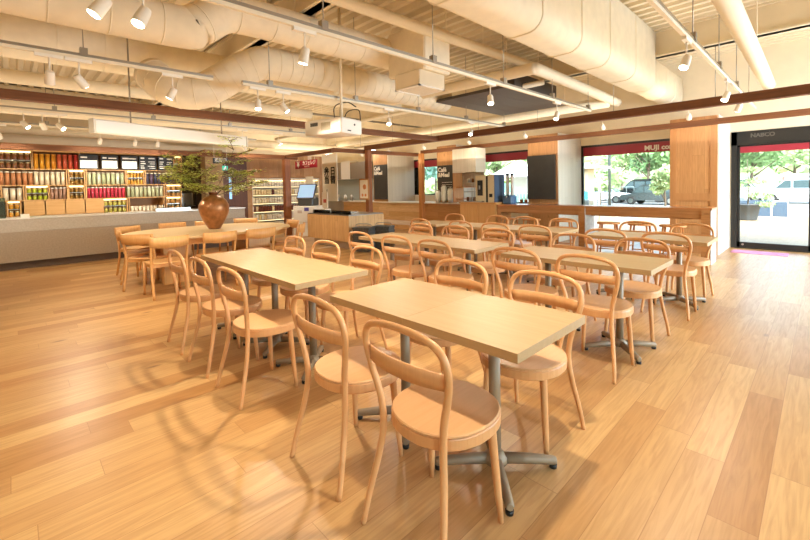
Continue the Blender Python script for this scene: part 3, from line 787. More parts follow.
# ------------------------------------------------------------------ bar counter by the windows
b = empty('window_bar_counter', (-3.2, 7.96, 0)); tag(b, 'long wooden bar counter along the windows with grey side panels', 'counter')
MB().box(-2.0, 1.97, 0, .45, .865, .905).build('bar_top', wood('bar_top_wood', '#b98250', '#a87040', 'X', .8, .3), b)
MB().box(-2.0, 1.95, .015, .04, .735, .865).build('apron', M_barw, b)
MB().box(-2.0, 1.95, .30, .325, .70, .865).build('rear_apron', M_barw, b)
M_sideg = mat('whitewashed_grey_side', '#b9b6b2', .5, noise=.15, nscale=14)
for x, w in ((-.02, .12), (1.95, -.12)):
    MB().box(min(x, x-abs(w)), max(x, x-abs(w)), .0, .44, 0, .865).build('support_panel', M_barw, b)
    tag(MB().box(x, x+.012, .0, .445, 0, .90).build('side_panel', M_sideg, b), 'grey whitewashed side panel')
MB().box(-2.0, -1.9, .02, .44, 0, .865).build('support_panel', M_barw, b)
# serving cabinet at its left
cbn = empty('serving_cabinet', (-5.72, 8.25, 0)); tag(cbn, 'light wood serving cabinet under the coffee machine', 'cabinet')
MB().box(-.52, .5, -.3, .3, .05, .92).build('body', wood('serving_cabinet_wood', '#d4a265', '#c79456', 'Z', .7, .45), cbn)
MB().box(-.54, .515, -.33, .32, .92, .945).build('worktop', wood('serving_top', '#cf9a5a', '#c08a4a', 'X', .8, .4), cbn)
MB().box(-.5, .49, -.27, .3, 0, .05).build('plinth', M_black, cbn)
for a, b2 in ((-.5, -.01), (.0, .49)):
    dd = MB().box(a, b2, -.315, -.3, .08, .9).build('door', MATS['serving_cabinet_wood'], cbn)
# low wooden wall
lw = empty('low_wooden_wall', (-8.3, 9.0, 0)); tag(lw, 'low wall of horizontal pine boards in front of the kitchen', 'counter')
MB().box(-4.3, -.2, .0, .12, 0, .84).build('board_front', M_panelh, lw)
MB().box(-.1, 2.06, .0, .1, 0, .84).build('rear_front', planks('shaded_boards', ['#b98650', '#c6945c', '#ad7a44'], .15, 2, 'X', 'Z', rough=.4, gap=.003, gapcol='#6a3f1c'), lw)  # stretch right of the post: its shade is put into darker board colours
MB().box(-4.32, 2.06, -.05, .75, .84, .87).build('worktop', mat('pale_worktop', '#e4ddcc', .3), lw)

# high wooden stools under the bar
def make_stool():
    t = empty('bar_stool'); m = M_beech2
    MB().prism(superell(.19, .13, .7, 32), .60, .628, .006).build('seat', M_beech2s, t)
    for sx in (-1, 1):
        for sy in (-1, 1):
            MB().tube([(sx*.12, sy*.08, .60), (sx*.17, sy*.13, 0)], [.016, .013], 8).build('leg', m, t)
    for sy in (-1, 1): MB().tube([(-.158, sy*.12, .16), (.158, sy*.12, .16)], .010, 8).build('footrest', m, t)
    for sx in (-1, 1): MB().tube([(sx*.15, -.11, .24), (sx*.15, .11, .24)], .010, 8).build('stretcher', m, t)
    return t
ST = make_stool(); used = False
for i, x in enumerate((-1.72, -2.2, -2.72, -3.55, -4.25, -4.75)):
    c = ST if not used else copy_tree(ST); used = True
    c.location = (x, 7.78, 0); c.rotation_euler = (0, 0, random.uniform(-.2, .2))
    tag(c, 'wooden bar stool under the window bar, %s from the right' % ORD[i], 'stool', 'bar stools along the window bar')

# ------------------------------------------------------------------ coffee corner
cm = empty('coffee_machine', (-5.52, 8.25, .945)); tag(cm, 'tall cream and black coffee machine on the serving cabinet', 'coffee machine')
MB().rbox(-.33, -.04, -.2, .22, 0, .64, .01).build('body', mat('cream_machine', '#d9cba8', .35), cm)
MB().rbox(0.02, .2, -.2, .22, 0, .65, .01).build('second_body', MATS['cream_machine'], cm)
MB().box(-.04, .02, -.18, .2, 0, .62).build('centre_column', M_black, cm)
MB().box(-.26, -.12, -.215, -.2, .16, .52).build('dispensing_bay', M_black, cm)
MB().tube([(-.19, -.23, .3), (-.19, -.23, .4)], .02, 10).build('spout', M_chrome, cm)
MB().box(-.3, -.08, -.28, -.2, 0, .03).build('drip_tray', M_chrome, cm)
MB().box(.2, .21, -.2, .22, 0, .64).build('side_panel', mat('steel_blue', '#46586e', .4), cm)
MB().box(.07, .15, -.215, -.2, .12, .2).build('button_plate', M_black, cm)
wt = empty('water_boiler', (-5.06, 8.3, .905)); tag(wt, 'blue and steel urn with two tubes at the left end of the bar', 'urn')
MB().rbox(-.14, .12, -.12, .12, 0, .2, .03).build('base', mat('blue_urn', '#4f6f94', .3), wt)
for x in (-.06, .06): MB().tube([(x, 0, .2), (x, 0, .66)], .035, 14).build('tube', mat('pale_tube', '#cfc6bb', .3), wt)
for x in (-.06, .06): MB().tube([(x, 0, .66), (x, 0, .70)], .04, 14).build('cap', M_black, wt)
MB().tube([(0, -.12, .18), (0, -.17, .16)], .014, 8).build('tap', M_chrome, wt)
rk = empty('condiment_rack', (-6.1, 8.3, .945)); tag(rk, 'steel rack of trays left of the coffee machine', 'rack')
for z in (0, .24, .46): MB().box(-.16, .18, -.18, .18, z, z+.02).build('tray', M_chrome, rk)
for x in (-.16, .17):
    for y in (-.17, .17): MB().tube([(x, y, 0), (x, y, .66)], .008, 6).build('upright', M_chrome, rk)
for k, (x, z) in enumerate(((-.1, .02), (.0, .02), (.1, .02), (-.08, .48), (.06, .48))):
    j = MB().lathe([(.035, 0), (.038, .09), (.03, .1)], (-6.1+x, 8.22, .945+z), 12).build('small_canister', mat('canister_steel', '#c8c2b6', .3, .8) if k % 2 else mat('canister_brown', '#8a5a34', .4))
    tag(j, 'small canister on the steel rack, %s' % ('lower shelf left', 'lower shelf middle', 'lower shelf right', 'top shelf left', 'top shelf right')[k], 'canister', 'canisters on the steel rack')
uc = empty('upper_cabinet', (-6.65, 8.75, 0)); tag(uc, 'whitewashed wall cupboard above the steel rack', 'cupboard')
MB().box(-.38, .38, -.1, .35, 1.70, 2.33).build('body', planks('whitewashed_front', ['#d9cfbd', '#e3dac8', '#cfc4b0'], .12, 4, 'Z', 'X', rough=.5, gap=.004, gapcol='#a39880', knots=False, var=.3), uc)
MB().box(-.38, -.36, -.1, .35, .9, 1.70).build('side_panel', M_post, uc)
for z in (.98, 1.3): MB().box(-.36, .38, 0, .35, z, z+.02).build('shelf', M_post, uc)
MB().box(-.36, .36, .3, .35, 1.32, 1.70).build('splashback', M_chrome, uc)
# water jugs on the low wall
for k, (x, h) in enumerate(((-7.62, .5), (-7.38, .42), (-7.85, .36))):
    j = empty('glass_dispenser', (x, 8.965, .87)); tag(j, 'clear glass drink dispenser on the low wall, %s' % ('tallest', 'right one', 'left one')[k], 'dispenser', 'glass drink dispensers')
    MB().lathe([(.075, .06), (.085, .1), (.085, h-.06), (.06, h-.02)], n=18).build('jar', mat('jar_glass', '#dfe6e2', .1, 0), j)
    MB().lathe([(.07, 0), (.07, .06)], n=18).build('stand', M_chrome, j)
    MB().lathe([(.065, h-.02), (.065, h), (.015, h+.01), (.015, h+.03)], n=18).build('lid', M_chrome, j)

# blackboards
def blackboard(x0, x1, z0, z1, label, txt=None, lines=0):
    t = empty('blackboard', ((x0+x1)/2, 9.08, z0)); tag(t, label, 'blackboard'); w = (x1-x0)/2; h = z1-z0
    MB().box(-w, w, -.02, .03, 0, h).build('panel', M_board, t)
    if txt:
        for i, l in enumerate(txt):
            text('lettering', l, .17, M_whitep, face_front(-w+.02, -.024, h-.13-i*.15), t, bold=.006, align='LEFT')
    if lines:
        r = random.Random(3); g = MB()
        for i in range(lines):
            z = h-.5-i*.065; x = -w+.15+r.uniform(0, .05)
            while x < w-.12:
                l = r.uniform(.02, .07); g.box(x, x+l, -.0225, -.021, z, z+.014); x += l+.015
        g.build('chalk_writing', M_whitep, t)
    return t
blackboard(-5.04, -4.34, .99, 2.03, 'large plain blackboard on the pier left of the widest window')
blackboard(-7.93, -7.27, .93, 1.95, 'blackboard with chalk writing behind the glass dispensers', ['Café', '&Meal'], 6)
blackboard(-10.86, -10.2, .95, 2.12, 'blackboard with white lettering near the kitchen', ['Café', '&Meal'])
# kitchen behind the low wall
hd = empty('kitchen_hood', (-13.4, 10.1, 0)); tag(hd, 'steel kitchen hood with white centre panel beyond the banner', 'hood')
MB().box(-1.7, -.55, -.2, .2, 1.72, 2.42).build('hood_box', mat('hood_steel', '#a59c90', .35, .7), hd)
MB().box(-.55, .05, -.22, .2, 1.72, 2.45).build('white_panel', M_white, hd)
MB().box(.05, 1.0, -.2, .2, 1.72, 2.38).build('hood_box', MATS['hood_steel'], hd)
bs = MB().box(-15.2, -11.0, 10.28, 10.33, .8, 1.72).build('tiled_splashback', mat('pale_blue_steel', '#c8d4d2', .25, .3)); tag(bs, 'pale blue steel splashback under the kitchen hood', 'splashback')
kc = empty('kitchen_counter', (-12.9, 9.7, 0)); tag(kc, 'steel kitchen worktop under the splashback', 'counter')
MB().box(-2.0, .2, -.3, .55, 0, .82).build('body', mat('steel_body', '#b0aca4', .35, .7), kc)
MB().box(-2.0, .22, -.33, .57, .82, .86).build('worktop', M_chrome, kc)
for k, x in enumerate((-14.1, -13.75, -13.3, -12.9)):
    o = MB().lathe([(.06, 0), (.07, .12), (.05, .2), (.02, .24)], (x, 9.6, .86), 14).build('kitchen_pot', M_chrome if k % 2 else M_white)
    tag(o, '%s kitchen pot on the steel worktop, %s from the left' % (('white', 'steel')[k % 2], ORD[k]), 'pot', 'pots on the kitchen worktop')
# light fittings of the kitchen
for k, (x, y) in enumerate(((-13.4, 8.6), (-11.2, 8.9))):
    o = empty('kitchen_ceiling_light', (x, y, 2.62)); tag(o, 'white kitchen ceiling light, %s one' % ('left', 'right')[k], 'ceiling light')
    MB().rbox(-.6, .6, -.1, .1, 0, .05, .01).build('housing', M_white, o)
    MB().box(-.56, .56, -.07, .07, -.01, 0).build('diffuser', mat('tube_glow', '#ffffff', .5, emit='#f4f6ff', es=22), o)
    MB().tube([(0, 0, .05), (0, 0, ZD-2.62)], .01, 6).build('hanger_rod', M_whitep, o)

# ------------------------------------------------------------------ serving island
isl = empty('serving_island', (-7.98, 5.72, 0)); tag(isl, 'light plank-clad serving island with a glass guard on top', 'island')
M_isl = planks('island_planks', ['#d6ac78', '#dfb887', '#cda26c'], .11, 3, 'Z', 'X', rough=.5, gap=.006, gapcol='#9a6c3a', knots=False)
MB().box(-.85, .83, -.5, .5, .17, .735).build('body', M_isl, isl)
M_islx = planks('island_planks_side', ['#d6ac78', '#dfb887', '#cda26c'], .11, 3, 'Z', 'Y', rough=.5, gap=.006, gapcol='#9a6c3a', knots=False)
MB().box(.83, .85, -.5, .5, .17, .735).build('side_cladding', M_islx, isl)
MB().box(-.72, .74, -.4, .4, 0, .17).build('plinth', M_concrete, isl)
MB().box(-.84, .84, -.49, .49, .735, .76).build('worktop', M_chrome, isl)
MB().box(-.75, .8, -.40, -.392, .76, .84).build('glass_guard', M_glass, isl)
MB().box(-.2, .3, -.2, .15, .76, .79).build('serving_tray', M_silver, isl)
for x in (-.75, 0, .8): MB().tube([(x, -.396, .76), (x, -.396, .84)], .008, 6).build('guard_post', M_chrome, isl)
# baskets / bags beside island
for k, (x, y) in enumerate(((-6.72, 5.3), (-6.6, 5.75))):
    bk = empty('basket_stack', (x, y, 0), .4); tag(bk, 'dark grey stack of folded baskets beside the serving island, %s' % ('left one', 'right one')[k], 'basket')
    for j in range(5):
        f = MB(); z = j*.09+.02
        f.loft([[(sx*(.17+.0*e), sy*.13, z) for sx, sy in ((-1, -1), (1, -1), (1, 1), (-1, 1))] for e in (0,)] + [[(sx*.2, sy*.155, z+.14) for sx, sy in ((-1, -1), (1, -1), (1, 1), (-1, 1))]], False)
        f.build('basket', mat('dark_grey_basket', '#4c4c48', .6, noise=.3, nscale=30), bk)
    MB().tube(arc([(-.19, 0, .5), (-.15, 0, .58), (.15, 0, .58), (.19, 0, .5)]), .008, 6).build('handle', M_silver, bk)
# banner
bn = empty('hanging_banner', (-9.73, 6.5, 0)); tag(bn, 'white hanging banner with black Japanese lettering for daily bento', 'banner')
MB().box(-.37, .37, -.008, .008, .99, 2.31).build('cloth', mat('banner_cloth', '#ece4d4', .7), bn)
M_ink = mat('black_ink', '#1c1814', .6)
for i, ch in enumerate('日替'): text('lettering', ch, .25, M_ink, face_front(.17, -.011, 1.82-i*.24), bn, bold=.008)
for i, ch in enumerate('弁当'): text('lettering', ch, .25, M_ink, face_front(-.14, -.011, 1.82-i*.24), bn, bold=.008)
for i in range(4): text('small_lettering', '本日の品'[i], .06, M_ink, face_front(-.14, -.011, 1.3-i*.06), bn)
for x in (-.33, .33): MB().tube([(x, 0, 2.31), (x, 0, ZD)], .004, 5).build('cord', M_whitep, bn)
# small food poster on the post
ps = empty('food_poster', (-8.6, 6.83, 1.03)); tag(ps, 'small white framed food poster on the brown post', 'poster')
MB().box(-.2, .2, -.01, .01, 0, .56).build('frame', wood('poster_frame', '#c08a50', '#b07a44', 'Z', 1, .4), ps)
MB().box(-.165, .165, -.013, -.01, .035, .525).build('sheet', mat('poster_sheet', '#efe4d0', .5), ps)
for (x, z, r) in ((.03, .34, .07), (-.06, .12, .04), (.07, .12, .04)):
    MB().tube([(x, -.016, z), (x, -.013, z)], r, 14).build('food_picture', mat('food_orange', '#d0824a', .5, noise=.4, nscale=30), ps)
# red sign
rs = empty('red_sign', (-11.0, 6.5, 1.98)); tag(rs, 'red hanging sign reading cafe register in Japanese', 'sign')
MB().box(-.62, .62, -.015, .015, 0, .24).build('panel', mat('sign_red', '#a61f33', .5, emit='#a61f33', es=.02), rs)
text('lettering', 'カフェレジ', .15, M_white, face_front(.2, -.018, .15), rs, bold=.004)
text('small_lettering', 'REGISTER', .07, M_white, face_front(.08, -.018, .05), rs)
text('symbol', '¥', .24, M_white, face_front(-.43, -.018, .12), rs, bold=.008)
for x in (-.5, .5): MB().tube([(x, 0, .24), (x, 0, ZD-1.98)], .005, 5).build('hanger_rod', M_whitep, rs)
# kiosk
ks = empty('payment_kiosk', (-10.42, 6.2, 0), .5); tag(ks, 'white payment kiosk with a tilted blue touch screen', 'kiosk')
MB().rbox(-.36, .36, -.25, .3, 0, .86, .02).build('cabinet', M_white, ks)
MB().box(-.375, .375, -.26, .31, .40, .41).build('joint', mat('kiosk_joint', '#b9b0a0', .5), ks)
MB().box(.02, .16, -.262, -.25, .72, .82).build('card_reader', mat('kiosk_purple', '#5a4f9a', .4), ks)
MB().box(-.2, -.06, -.262, -.25, .66, .74).build('printer_slot', mat('kiosk_grey', '#c9b8a8', .4), ks)
MB().rbox(-.3, .2, -.1, .28, .86, 1.1, .03).build('terminal', mat('kiosk_dark', '#4a4a48', .4), ks)
rt = Matrix.Rotation(-.45, 3, 'X')
MB().box(-.3, .26, -.05, .0, 1.04, 1.5, rt).build('bezel', MATS['kiosk_dark'], ks)
MB().box(-.27, .23, -.06, -.051, 1.07, 1.47, rt, (-.02, -.025, 1.27)).build('screen', mat('screen_glow', '#9fc4e8', .3, emit='#8fb8e8', es=.6), ks)
pp = MB().box(-11.05, -10.65, 6.5, 6.53, 1.35, 1.72).build('paper_notice', M_whitep); tag(pp, 'blank white notice above the payment kiosk', 'notice')
MB().tube([(-10.85, 6.52, 0), (-10.85, 6.52, 1.36)], .012, 6).build('stand', M_silver, pp)
pl = empty('leaflet_stand', (-9.75, 6.35, 0)); tag(pl, 'white leaflet stand with small red figures right of the kiosk', 'stand')
MB().rbox(-.12, .12, -.1, .1, 0, .78, .01).build('pedestal', M_whitep, pl)
MB().box(-.13, .13, -.02, .0, .8, 1.25).build('board', M_whitep, pl)
MB().box(-.07, .07, -.026, -.02, .95, 1.05).build('red_figures', mat('soft_red', '#c8604c', .5), pl)

# drinks fridge
fr = empty('drinks_fridge', (-12.62, 6.74, 0)); tag(fr, 'wide open drinks fridge with lit shelves of cartons', 'fridge')
mb = MB(); mb.box(-.6, -.55, -1.22, 1.22, .1, 1.72); mb.box(-.55, .0, -1.24, -1.2, .1, 1.72); mb.box(-.55, .0, 1.2, 1.24, .1, 1.72); mb.box(-.55, 0, -1.22, 1.22, 1.66, 1.72); mb.box(-.55, .02, -1.22, 1.22, .1, .28)
mb.build('cabinet', mat('fridge_white', '#e8e2d4', .4), fr)
for k in range(5):
    z = .38+k*.27
    s = MB().box(-.5, -.02, -1.2, 1.2, z-.02, z).build('shelf', M_chrome, fr)
    MB().box(-.03, -.01, -1.19, 1.19, z-.032, z-.02).build('light_strip', M_led, s)
MB().box(-.08, -.05, -1.19, 1.19, 1.63, 1.655).build('light_strip', M_led, fr)
def product(name, w, h, d, m, capm=None, round_=False):
    t = bpy.data.objects.new(name, None)
    return t
cart = ['#f2ecd8', '#efe2bc', '#f4efe2', '#d9c29a', '#e8e4da', '#b98aa0', '#6f3a2a', '#e9d7a0']
r = random.Random(11); n = 0
CART = [mat('carton_%s' % c.strip('#'), c, .5) for c in cart]
shn = ['bottom', 'second lowest', 'middle', 'second highest', 'top']
cm_mesh = {}
for k in range(5):
    z = .38+k*.27; y = -1.14; i = 0
    base = [4, 6, 0, 1, 2][k]
    while y < 1.12:
        w = .085; mi = base if r.random() < .8 else r.randrange(len(CART))
        key = mi
        if key not in cm_mesh:
            q = MB(); q.box(-.035, .035, -.036, .036, 0, .15); q.loft([[(-.035, -.036, .15), (.035, -.036, .15), (.035, .036, .15), (-.035, .036, .15)], [(-.035, -.004, .18), (.035, -.004, .18), (.035, .004, .18), (-.035, .004, .18)]], False)
            cm_mesh[key] = q.mesh('drink_carton', CART[mi])
        o = bpy.data.objects.new('drink_carton', cm_mesh[key]); C.objects.link(o); o.location = (-12.62-.1, 6.74+y, z)
        tag(o, 'drink carton, %s from the left on the %s fridge shelf' % (ORD[i], shn[k]), 'carton', 'cartons in the drinks fridge')
        y += .092; i += 1
for k, c in enumerate('BENTO'[:0]): pass
tag(text('fridge_lettering', 'DRINKS'[:0] or 'CAFE&MEAL', .12, M_ink, face_right(-12.57, 6.9, .24), None), 'dark lettering along the fridge bottom front', 'lettering')

# exit sign, hanging black sign, lit strip on the brown boards
es = empty('exit_sign', (-10.3, 3.83, 1.845)); tag(es, 'small green and white exit sign under the black sign', 'sign')
MB().box(-.01, .01, -.065, .065, 0, .11).build('panel', mat('exit_green', '#1f9a7a', .4, emit='#2fc09a', es=1.0), es)
g = MB(); g.tube([(.01, .01, .085), (.013, .01, .085)], .012, 10); g.box(.01, .013, -.02, .03, .03, .07); g.box(.01, .013, -.04, -.01, .015, .035)
g.build('figure', mat('exit_white', '#ffffff', .4, emit='#ffffff', es=1.0), es)
MB().tube([(0, 0, .11), (0, 0, .165)], .006, 5).build('hanger_rod', M_whitep, es)
bsn = empty('black_sign', (-10.3, 3.73, 2.01)); tag(bsn, 'black rounded hanging sign reading tray return in Japanese', 'sign')
MB().rbox(-.012, .012, -.18, .18, 0, .13, .005).build('panel', M_black, bsn)
text('lettering', '返却口', .095, M_white, face_right(.015, 0, .078), bsn, bold=.002)
text('small_lettering', 'RETURN', .035, M_white, face_right(.015, 0, .02), bsn)
for y in (-.15, .15): MB().tube([(0, y, .13), (0, y, ZD-2.01)], .005, 5).build('hanger_rod', M_whitep, bsn)
ls = MB().box(-12.6, -12.585, 4.79, 4.86, 1.09, 1.76).build('blue_lit_strip', mat('blue_strip', '#8fc0ea', .4, emit='#8fc0ea', es=1.3)); tag(ls, 'narrow blue lit strip on the dark brown boards', 'display')

# ------------------------------------------------------------------ concrete counter on the left
ct = empty('concrete_counter', (-10.0, .7, 0)); tag(ct, 'long two-tier concrete service counter in front of the tin shelves', 'counter')
MB().box(-.7, 0, -4.8, 3.5, .14, .675).build('lower_tier', M_concrete, ct)
MB().box(-.7, -.04, -4.8, 3.48, .675, .90).build('upper_tier', M_concrete2, ct)
MB().box(-.72, -.02, -4.8, 3.49, .90, .92).build('worktop', mat('pale_steel_top', '#dcd6ca', .3, .2), ct)
MB().box(-.66, -.06, -4.8, 3.44, 0, .14).build('plinth', mat('dark_plinth', '#5a4636', .7), ct)
# glass screen at far left of the counter
gs = empty('glass_display_case', (-10.25, -.35, .92)); tag(gs, 'tinted glass display case at the left end of the counter', 'display case')
MB().box(-.2, .2, -.5, .28, 0, .01).build('base', M_chrome, gs)
gp = mat('tinted_pane', '#8fa8a0', .1, 0)
MB().box(.19, .2, -.5, .28, .01, .36).build('front_pane', glass_mat('tinted_glass', '#b8cfc6'), gs)
MB().box(-.2, .2, .275, .285, .01, .36).build('side_pane', MATS['tinted_glass'], gs)
MB().box(-.2, .2, -.5, .28, .36, .37).build('lid', MATS['tinted_glass'], gs)
pc = MB().box(-10.05, -10.035, .12, .24, .92, .99).build('price_card', M_whitep); tag(pc, 'small white price card on the counter worktop', 'card')
tr = empty('steel_tray', (-10.3, 2.62, .92)); tag(tr, 'long steel tray of utensils on the counter worktop', 'tray')
MB().box(-.15, .15, -.35, .35, 0, .06).build('tray_body', M_chrome, tr)
for k in range(6): MB().tube([(.0, -.28+k*.11, .06), (.03, -.28+k*.11, .15)], .012, 6).build('utensil', M_black, tr)

# ------------------------------------------------------------------ shelf wall with tins and jars
XS = -12.0
sh = empty('tin_shelf_unit', (XS-.3, 1.2, 0)); tag(sh, 'wall-wide wooden shelf unit filled with tins and jars', 'shelves')
def ys(px, py): return on(px, py, 0, XS)[1]
def zs(px, py): return on(px, py, 0, XS)[2]
ZR = [2.28, 1.905, 1.55, 1.225, .87]     # top edge, shelf tops from above
Y0, Y1 = -4.0, 3.34
f = MB(); f.box(-.27, -.25, Y0-1.2, Y1-1.2, .1, 2.3)
f.build('back_panel', wood('shelf_inner', '#b5854c', '#a5763e', 'Y', .8, .5), sh)
for z in ZR[1:]: MB().box(-.25, .3, Y0-1.2, Y1-1.2, z-.025, z).build('shelf_board', M_shelf, sh)
MB().box(-.27, .3, Y0-1.2, Y1-1.2, 2.28, 2.32).build('shelf_board', M_shelf, sh)
def divider(y, za, zb): MB().box(-.25, .3, y-1.2-.012, y-1.2+.012, za, zb).build('divider', M_shelf, sh)
rowz = [(1.905, 2.28), (1.55, 1.88), (1.225, 1.525), (.87, 1.20)]
PXR = [162, 177.5, 191.5, 207]
# cells: (row, px0, px1, kind, colour list, count, label)
cells = [
 (0, -2, 31, 'jars', ['#7a4a28'], 5, 'amber jar'), (0, 33, 79, 'tins', ['#e0a030', '#e0a030', '#dd9a2c', '#d98f2a', '#c8603a', '#c4583a', '#bf4f36', '#b03028'], 8, 'tin'),
 (0, 174, 181, 'jars', ['#b07a3a'], 2, 'amber jar'),
 (1, -2, 66, 'tins', ['#c88a5c']*6+['#f0e2c0']*5, 12, 'tin'), (1, 69.5, 84, 'jars', ['#8a6428'], 3, 'dark jar'),
 (1, 87, 125, 'tins', ['#ccd6ae', '#c6d0a4', '#dde4c6', '#b8c49a'], 8, 'tin'), (1, 127.5, 143.5, 'jars', ['#d8a040'], 5, 'golden jar'), (1, 146, 181, 'tins', ['#5a5870', '#6a5468', '#4c4c60'], 9, 'tin'),
 (2, 2, 23, 'tins', ['#f0e4c6'], 3, 'tin'), (2, 26.5, 48, 'jars', ['#a8b030'], 4, 'lime jar'), (2, 50, 67, 'tins', ['#b08a74'], 4, 'tin'), (2, 69.5, 84, 'jars', ['#8a6428'], 3, 'dark jar'),
 (2, 87, 126, 'tins', ['#c83a50', '#c04054', '#d04a5c'], 10, 'tin'), (2, 127, 164, 'tins', ['#c8cca4', '#b4b890', '#d6dab6'], 9, 'tin'), (2, 167, 181, 'jars', ['#c09050'], 3, 'golden jar'),
 (3, 8, 20, 'jars', ['#c89038'], 2, 'golden jar'), (3, 104, 127, 'jars', ['#b0a850'], 5, 'pale green jar'), (3, 130, 164, 'glass', ['#d8c8a8'], 9, 'drinking glass'), (3, 167, 181, 'jars', ['#b88848'], 3, 'golden jar'),
]
CN = {'#e0a030': 'yellow', '#dd9a2c': 'yellow', '#d98f2a': 'yellow', '#c8603a': 'orange', '#c4583a': 'orange', '#bf4f36': 'orange', '#b03028': 'red', '#c88a5c': 'copper', '#f0e2c0': 'cream', '#ccd6ae': 'pale green', '#c6d0a4': 'pale green', '#dde4c6': 'pale green', '#b8c49a': 'pale green',
      '#5a5870': 'dark banded', '#6a5468': 'dark banded', '#4c4c60': 'dark banded', '#f0e4c6': 'cream', '#b08a74': 'dusty pink', '#c83a50': 'red', '#c04054': 'red', '#d04a5c': 'red', '#c8cca4': 'olive', '#b4b890': 'olive', '#d6dab6': 'olive'}
RN = ['top', 'second', 'third', 'bottom']
tin_cache = {}
for (row, p0, p1, kind, cols, cnt, nm) in cells:
    pyc = [162, 177.5, 191.5, 207][row]
    y0 = ys(p0, pyc); y1 = ys(p1, pyc); za, zb = rowz[row]
    divider(y0-.01, za, zb+.0); divider(y1+.01, za, zb)
    H = zb-za
    if kind == 'jars':
        MB().box(.2, .26, y0-1.2, y1-1.2, zb-.03, zb-.002).build('light_strip', M_led, sh)
    for i in range(cnt):
        w = (y1-y0)/cnt; y = y0+w*(i+.5); col = cols[i % len(cols)] if len(cols) != 11 else cols[min(i, 10)]
        if kind == 'tins':
            hh = H*.88; rr = min(w*.40, .075)
            key = ('t', col, round(rr, 3), row)
            if key not in tin_cache:
                m = mat('tin_%s' % col.strip('#'), col, .35, .15)
                body = MB().lathe([(rr, 0), (rr, hh*.9)], n=18).mesh('tin_canister', m)
                lid = MB().lathe([(rr+.003, hh*.9), (rr+.003, hh*.985), (rr*.95, hh)], n=18).mesh('lid', mat('tin_lid_%s' % col.strip('#'), col, .3, .3) if row == 0 else mat('lid_%s' % RN[row], {1: '#e6dcc4', 2: '#e8e0d0'}[row], .4))
                tin_cache[key] = (body, lid)
            body, lid = tin_cache[key]
            o = bpy.data.objects.new('tin_canister', body); C.objects.link(o); o.location = (XS-.08, y, za)
            q = bpy.data.objects.new('lid', lid); C.objects.link(q); q.parent = o
            cn = CN[col]
            tag(o, '%s tin, %s from the left among the %s tins on the %s shelf' % (cn, ORD[sum(1 for q2 in range(i) if CN[cols[q2 % len(cols)] if len(cols) != 11 else cols[min(q2, 10)]] == cn)], cn, RN[row]), 'tin', 'storage tins on the shelf wall')
        elif kind == 'jars':
            tiers = 2; hh = H/2-.045
            for tt in range(tiers):
                rr = min(w*.40, .07); key = ('j', cols[0], round(rr, 3), round(hh, 3))
                if key not in tin_cache:
                    m = mat('jar_%s' % cols[0].strip('#'), cols[0], .2, 0, noise=.5, nscale=60)
                    tin_cache[key] = (MB().lathe([(rr*.9, 0), (rr, .01), (rr, hh*.72), (rr*.7, hh*.8)], n=16).mesh('glass_jar', m), MB().lathe([(rr*.78, hh*.8), (rr*.78, hh)], n=16).mesh('lid', mat('jar_lid', '#d8c89a', .3, .5)))
                body, lid = tin_cache[key]
                o = bpy.data.objects.new('glass_jar', body); C.objects.link(o); o.location = (XS-.06, y, za+tt*(H/2))
                q = bpy.data.objects.new('lid', lid); C.objects.link(q); q.parent = o
                jc = {(0, -2): 'left end', (0, 174): 'right end', (1, 69.5): 'middle', (1, 127.5): 'right part', (2, 26.5): 'left part', (2, 69.5): 'middle', (2, 167): 'right end', (3, 8): 'left end', (3, 104): 'middle', (3, 167): 'right end'}[(row, p0)]
                tag(o, '%s, %s from left, %s row, lit cell %s of the %s shelf' % (nm, ORD[i], ('lower', 'upper')[tt], jc, RN[row]), 'jar', 'glass jars on the shelf wall')
            if i == 0:
                MB().box(-.2, .26, y0-1.2, y1-1.2, za+H/2-.012, za+H/2-.002).build('glass_shelf', M_chrome, sh)
        else:
            key = 'g'
            if key not in tin_cache:
                tin_cache[key] = MB().lathe([(.028, 0), (.03, .005), (.04, .13), (.036, .13), (.026, .01)], n=14).mesh('drinking_glass', mat('clear_glass', '#e0d4bc', .08, 0))
            o = bpy.data.objects.new('drinking_glass', tin_cache[key]); C.objects.link(o); o.location = (XS+.05, y, za)
            tag(o, 'clear drinking glass, %s from the left on the bottom shelf' % ORD[i], 'glass', 'glasses on the bottom shelf')
for i, (a, b2) in enumerate(((24, 44.8), (46, 65), (66, 85), (86, 103))):
    y0 = ys(a, 207); y1 = ys(b2, 207)
    MB().box(.28, .305, y0-1.2, y1-1.2, .88, 1.195).build('cupboard_door', wood('door_wood', '#cfa164', '#c19152', 'Y', 1, .45), sh)
MB().box(-.25, .28, Y0-1.2, Y1-1.2, .05, .845).build('base_cabinet', M_shelf, sh)
